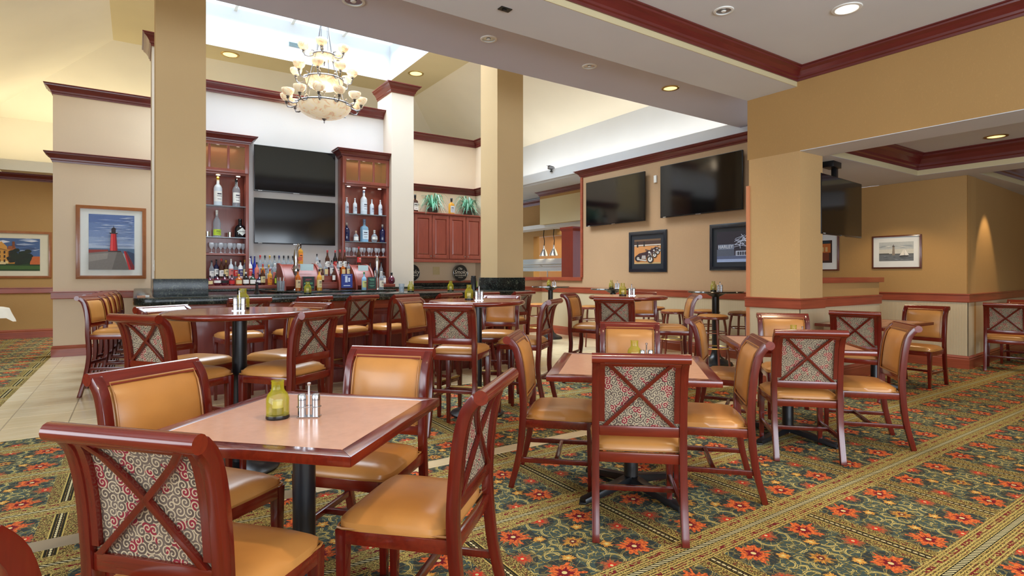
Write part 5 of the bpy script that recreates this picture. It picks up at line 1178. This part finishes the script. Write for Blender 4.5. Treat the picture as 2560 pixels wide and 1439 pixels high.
o = bottle(3.42, 9.84, 1.886, 'flask', .41, .072, 'pale', (206, 224, 236), (110, 130, 160), 'tall pale blue square bottle in the centre of the right cabinet', 'display bottles in the liquor cabinets')
o = bottle(3.60, 9.82, 1.886, 'globe', .22, .058, 'clear', WH, (206, 206, 200), 'round clear bottle right of the pale blue bottle, right cabinet', 'display bottles in the liquor cabinets')
# back bar, left bay
g1 = 'bottles at the left end of the back bar'
row([('wine', .28, .034, 'clear', WH, BK), ('liquor', .30, .034, 'navy', WH, BK), ('wine', .31, .034, 'brown', WH, RD), ('liquor', .29, .036, 'brown', CR, GO), ('liquor', .31, .036, 'frost', PK, WH), ('liquor', .27, .034, 'clear', RD, WH), ('liquor', .29, .036, 'whiteb', BL, BK), ('liquor', .30, .030, 'clear', CR, GO), ('liquor', .32, .038, 'whiteb', RD, WH)], .98, 1.52, 9.78, 1.237, 'in the back row below the left cabinet', g1, .03)
row([('squat', .15, .04, 'purple', CR, BK), ('globe', .17, .052, 'purple', WH, BK), ('globe', .17, .052, 'purple', BK, BK), ('squat', .16, .042, 'purple', RD, BK), ('squat', .17, .046, 'amber', CR, GO), ('wine', .20, .045, 'black', WH, WH), ('squat', .18, .045, 'green', WH, BK), ('globe', .17, .05, 'navy', WH, BK)], .93, 1.62, 9.50, 1.137, 'in the front row below the left cabinet', g1)
# back bar, middle
g2 = 'bottles on the back bar below the televisions'
for x, nm in ((1.545, 'left'), (1.60, 'right')): bottle(x, 9.82, 1.237+.0, 'wine', .36, .032, 'blue', (60, 80, 190), BL, '%s of the paired cobalt blue bottles beside the left cabinet' % nm, g2)
row([('liquor', .38, .036, 'clear', (206, 206, 214), c) for c in (RD, BK, GO, BK, BL, BK, BK, BK, BK)], 1.69, 2.27, 9.86, 1.237, 'in the tall rear row under the televisions', g2)
row([('liquor', .30, .034, 'pink', PK, BK), ('liquor', .27, .034, 'amber', OR_, RD), ('squat', .26, .036, 'clear', WH, GO), ('liquor', .28, .034, 'clear', PK, WH), ('squat', .25, .038, 'clear', GN, WH), ('liquor', .27, .034, 'gold', CR, BK), ('globe', .22, .044, 'clear', WH, WH), ('liquor', .27, .032, 'clear', CR, BK)], 1.62, 2.25, 9.74, 1.20, 'in the middle row below the televisions', g2)
row([('liquor', .27, .036, 'brown', CR, GO), ('liquor', .25, .034, 'gold', OR_, RD), ('squat', .23, .040, 'green', LM, GN), ('squat', .23, .040, 'green', GN, RD), ('liquor', .20, .034, 'clear', WH, WH), ('liquor', .23, .036, 'clear', CR, BK), ('liquor', .22, .034, 'amber', CR, BK)], 1.66, 2.28, 9.46, 1.137, 'in the front row below the televisions', g2)
# back bar, right bay
g3 = 'bottles at the right end of the back bar'
row([('liquor', .27, .033, 'green', WH, BK), ('liquor', .24, .033, 'clear', WH, BK), ('wine', .30, .033, 'gold', OR_, GO), ('liquor', .24, .034, 'black', WH, GO), ('wine', .28, .033, 'clear', RD, BK), ('liquor', .27, .033, 'navy', WH, BK), ('wine', .29, .033, 'clear', WH, BK)], 3.10, 3.72, 9.80, 1.237, 'in the back row below the right cabinet', g3)
row([('flask', .20, .034, 'clear', WH, BK), ('liquor', .22, .03, 'clear', WH, RD), ('flask', .18, .036, 'clear', CR, WH), ('flask', .20, .036, 'clear', WH, BK), ('globe', .20, .06, 'purple', None, BK)], 3.22, 3.80, 9.50, 1.137, 'in the front row below the right cabinet', g3)
# on top of the wall cabinets
o = bottle(4.89, 10.92, 2.612, 'flask', .37, .066, 'brown', WH, BK, 'large dark bottle with white KNOB label on the wall cabinets', 'large bottles on the wall cabinets'); text('KNOB', .06, pc(BK), o.children[0], (0, -.043, .16))
bottle(5.75, 10.92, 2.612, 'flask', .36, .068, 'gold', (206, 214, 220), BK, 'large amber bottle between the two spider plants', 'large bottles on the wall cabinets')

# ================================================================== CENTRE DISPLAY on its own counter
isl = thing('display_counter', 'dark topped centre counter with a rounded wood edge inside the bar', 'counter')
b_ = slab([(1.55, 9.0), (1.66, 8.30), (1.85, 8.05), (3.30, 8.05), (3.30, 9.0)], 1.035, 1.07, .01); fin('countertop', b_, M['granite'], isl, .01)
b_ = slab([(1.62, 9.0), (1.72, 8.34), (1.90, 8.12), (3.24, 8.12), (3.24, 9.0)], 0, 1.035, .01); fin('cabinet_body', b_, M['barwood'], isl, .004)
b_ = slab([(1.58, 9.0), (1.69, 8.32), (1.875, 8.08), (3.28, 8.08), (3.28, 9.0)], .96, 1.035, .01); fin('wood_edge', b_, M['cherry_x'], isl, .012)
dsp = thing('bottle_display', 'red wood bottle display with curved side panels on the centre counter', 'display stand')
prof = [(8.42, 1.07)]+[(8.42+.0+.46*(1-math.cos(q*PI/16))*1.0, 1.07+.40*math.sin(q*PI/16)) for q in range(1, 9)]+[(8.95, 1.47), (8.95, 1.07)]
for x in (1.76, 2.27, 2.54, 2.80, 3.08):
    b = bmesh.new(); prism_x(b, prof, x, x+.028); fin('side_panel', b, M['displaywood'], dsp, .003)
for a, c in ((2.298, 2.54), (2.568, 2.80)):
    for z, y in ((1.19, 8.50), (1.28, 8.62), (1.38, 8.76)):
        b = bmesh.new(); box(b, a, c, y, y+.2, z-.018, z); box(b, a, c, y, y+.015, z-.10, z-.018); fin('step_shelf', b, M['displaywood'], dsp, .002)
for a, c in ((1.788, 2.27), (2.828, 3.08)):
    b = bmesh.new(); prism_x(b, [(y+.03, z-.015) for y, z in prof[1:9]]+[(8.95, 1.45), (8.95, 1.08), (8.5, 1.08)], a, c); fin('curved_face', b, M['displaywood'], dsp, .002)
g4 = 'bottles on the centre display'
row([('liquor', .30, .034, 'amber', CR, BK), ('liquor', .31, .036, 'gold', CR, BK), ('liquor', .27, .028, 'pale', LM, GN), ('liquor', .27, .028, 'clear', WH, (206, 206, 200))], 1.93, 2.98, 8.25, 1.07, 'at the front of the centre display', g4) if 0 else None
for x, g_, l_, c_, h, lb in ((1.905, 'amber', (226, 196, 150), BK, .31, 'amber bottle with cream label at the left front of the centre display'), (2.20, 'gold', CR, BK, .31, 'golden bottle with cream label left of the blue poster on the centre display'),
    (2.86, 'pale', (206, 206, 130), GN, .27, 'slim bottle with yellow label right of the blue poster'), (3.13, 'clear', (226, 214, 190), (206, 206, 200), .28, 'slim bottle with tan label at the right end of the centre display')):
    bottle(x, 8.24, 1.07, 'liquor', h, .036, g_, l_, c_, lb, g4)
row([('liquor', .24, .030, 'clear', WH, BK), ('wine', .30, .034, 'brown', WH, RD)], 2.33, 2.49, 8.86, 1.38, 'on the top step of the left display bay', g4)
row([('liquor', .24, .030, 'clear', CR, BK), ('flask', .2, .032, 'clear', CR, WH), ('liquor', .24, .030, 'clear', WH, BK)], 2.33, 2.51, 8.70, 1.28, 'on the middle step of the left display bay', g4)
row([('wine', .30, .032, 'black', RD, RD), ('wine', .31, .032, 'brown', WH, RD), ('wine', .31, .032, 'brown', WH, RD)], 2.61, 2.76, 8.86, 1.38, 'on the top step of the right display bay', g4)
row([('liquor', .22, .028, 'clear', WH, BK), ('flask', .2, .034, 'amber', CR, (200, 190, 170)), ('liquor', .22, .028, 'clear', CR, BK)], 2.60, 2.77, 8.70, 1.28, 'on the middle step of the right display bay', g4)
row([('liquor', .20, .026, 'brown', CR, BK), ('liquor', .20, .026, 'brown', WH, BK)], 2.33, 2.50, 8.56, 1.19, 'on the low step of the left display bay', g4)
bottle(2.06, 8.75, 1.46, 'flask', .31, .036, 'gold', OR_, (40, 30, 30), 'golden bottle with orange label on the arch beside the tap handle', g4)
bottle(2.95, 8.75, 1.46-.0, 'wine', .28, .036, 'brown', RD, RD, 'brown bottle with red label on the right arch of the display', g4)
def card(x, y, z, w_, h_, bgc, lines, label, nm='sign_card', rz=0, frame=None, bars=None):
    t = thing(nm, label, 'sign', (x, y, z), rz); b = bmesh.new(); box(b, -w_/2, w_/2, 0, .006, 0, h_); o = fin('card_face', b, pc(bgc), t, smooth=False)
    for s, sz, v, c in lines: text(s, sz, pc(c), o, (0, -.001, v*h_), ext=.0003)
    if bars:
        b = bmesh.new()
        for x_, v, w2, h2 in bars[1]: box(b, (x_-w2/2)*w_, (x_+w2/2)*w_, -.0012, -.0002, (v-h2/2)*h_, (v+h2/2)*h_)
        fin('print', b, pc(bars[0]), o, smooth=False)
    if frame:
        b = bmesh.new(); box(b, -w_/2-.015, -w_/2, -.004, .01, 0, h_); box(b, w_/2, w_/2+.015, -.004, .01, 0, h_); box(b, -w_/2-.015, w_/2+.015, -.004, .01, -.012, 0); fin('card_frame', b, frame, t, .001)
    return t
card(2.055, 8.26, 1.082, .16, .19, (34, 50, 44), (('AGAVES', .034, .48, (120, 206, 150)), ('MARGARITA', .026, .2, (120, 206, 150))), 'dark chalkboard card reading AGAVES MARGARITA on the centre display', 'chalkboard_card', 0, M['displaywood'], ((206, 80, 96), [(0, .80, .5, .03), (-.1, .72, .4, .02)]))
card(2.99, 8.26, 1.082, .13, .18, (40, 66, 58), (), 'smaller dark green chalkboard card at the right of the centre display', 'chalkboard_card', 0, M['displaywood'], ((130, 196, 160), [(0, .82, .6, .05), (.05, .7, .5, .03), (0, .5, .55, .03), (0, .3, .6, .03), (0, .2, .4, .02)]))
card(2.67, 8.46, 1.10, .17, .21, (46, 62, 140), (), 'blue and white poster card in the middle of the centre display', 'poster_card', bars=((206, 216, 236), [(-.05, .62, .22, .45), (.2, .58, .16, .30), (0, .16, .6, .06), (0, .9, .7, .04)]))
card(2.10, 8.535, 1.36, .19, .095, (196, 220, 222), (), 'pale blue blank card left on the centre display')
card(2.95, 8.535, 1.36, .16, .085, (196, 220, 222), (), 'pale blue blank card right on the centre display')
# tap handle
t = thing('beer_tap', 'silver sculpted beer tap handle rising over the centre display', 'beer tap', (1.925, 8.45, 0))
b = bmesh.new(); lathe(b, [(0, 1.07), (.05, 1.07), (.05, 1.08), (.018, 1.10), (.018, 1.28), (0, 1.28)], 14); tube(b, [(0, 0, 1.25), (0, -.06, 1.27), (0, -.10, 1.25)], .02, 8); fin('tap_column', b, M['steel'], t)
b = bmesh.new(); lathe(b, [(.012, 1.28), (.03, 1.30), (.05, 1.36), (.036, 1.40), (.026, 1.46), (.04, 1.52), (.03, 1.60), (.02, 1.66)], 14, cap=False); tube(b, [(0, 0, 1.64), (.015, 0, 1.70), (.035, 0, 1.735), (.05, 0, 1.71), (.045, 0, 1.68)], .024, 8, r1=.012)
for k in range(5): a = k*1.25; tube(b, [(.03*math.cos(a), .03*math.sin(a), 1.34), (.055*math.cos(a+.6), .055*math.sin(a+.6), 1.38), (.04*math.cos(a+1.2), .04*math.sin(a+1.2), 1.44)], .008, 6, r1=.003)
fin('tap_handle', b, M['steel'], t)
b = bmesh.new(); lathe(b, [(0, -.008), (.028, -.008), (.03, 0), (0, 0)], 16); bmesh.ops.rotate(b, verts=b.verts, cent=(0, 0, 0), matrix=Matrix.Rotation(-PI/2, 3, 'X')); bmesh.ops.translate(b, verts=b.verts, vec=(.05, -.035, 1.53)); fin('badge', b, pc((200, 90, 60)), t)
t = thing('beer_tap', 'silver beer tap handle on the right arch of the centre display', 'beer tap', (3.16, 8.5, 0))
b = bmesh.new(); lathe(b, [(0, 1.07), (.04, 1.07), (.016, 1.10), (.016, 1.3), (.03, 1.34), (.022, 1.42), (.034, 1.50), (.014, 1.58), (0, 1.60)], 14); fin('tap_handle', b, M['steel'], t)
t = thing('straw_holder', 'glass jar of bar straws at the left end of the centre counter', 'jar', (1.72, 8.45, 1.07)); b = bmesh.new(); lathe(b, [(0, 0), (.05, 0), (.055, .14), (.05, .14), (.045, .006), (0, .006)], 16); fin('jar_glass', b, M['g_clear'], t)
for k in range(9):
    a = k*.7; b = bmesh.new(); tube(b, [(.02*math.cos(a), .02*math.sin(a), .01), (.042*math.cos(a), .042*math.sin(a), .19)], .0035, 5); fin('straw', b, pc((120, 50, 40) if k % 2 else (226, 226, 220)), t)
# dark bottles standing at the bar well
for x, nm in ((1.33, 'left'), (1.50, 'right')): bottle(x, 8.9, .80, 'wine', .40 if x < 1.4 else .44, .05, 'black', None if x < 1.4 else (40, 40, 44), (30, 30, 30), 'tall black bottle at the %s behind the bar well' % nm, 'black bottles behind the bar well') if 0 else None
t = thing('bar_well', 'steel bar well shelf behind the left part of the bar', 'shelf'); b = bmesh.new(); box(b, .9, 1.5, 7.85, 8.2, 0, .82); fin('well_body', b, M['steel'], t, .004)
b = bmesh.new(); box(b, .9, 1.5, 7.84, 7.86, .82, .93); fin('splash_rail', b, M['steel'], t, .003)
for x, h, nm in ((1.12, .30, 'left'), (1.34, .38, 'right')): bottle(x, 8.05, .822, 'wine', h, .05, 'black', None, (30, 30, 30), 'tall black bottle, %s of two, standing in the bar well' % nm, 'black bottles in the bar well')
t = thing('black_pitcher', 'black cylinder shaker standing at the right end of the bar', 'shaker', (4.09, 7.08, 1.07)); t.scale = (.8, .8, .45); b = bmesh.new(); lathe(b, [(0, 0), (.05, 0), (.05, .40), (.045, .41), (.045, .47), (0, .47)], 20); fin('pitcher_body', b, M['black'], t)
b = bmesh.new(); box(b, .05, .06, -.03, .03, .1, .3); fin('side_label', b, pc((190, 200, 90)), t)
t = thing('drinking_glass', 'clear tumbler on the bar between the fourth and fifth bar chairs', 'glass', (2.92, 6.95, 1.07)); b = bmesh.new(); lathe(b, [(0, 0), (.03, 0), (.038, .11), (.035, .11), (.028, .01), (0, .01)], 16, cap=False); fin('glass_wall', b, M['g_clear'], t)
t = thing('coaster_stack', 'small stack of pale napkins on the left bar corner', 'napkins', (.09, 6.80, 1.07)); b = bmesh.new(); box(b, -.03, .03, -.03, .03, 0, .02); fin('napkins', b, M['white'], t, .002)
t = thing('napkin_box', 'small tan box on the left bar corner', 'box', (.05, 6.70, 1.07)); b = bmesh.new(); box(b, -.035, .035, -.03, .03, 0, .02); fin('box_body', b, pc((170, 120, 90)), t, .002)
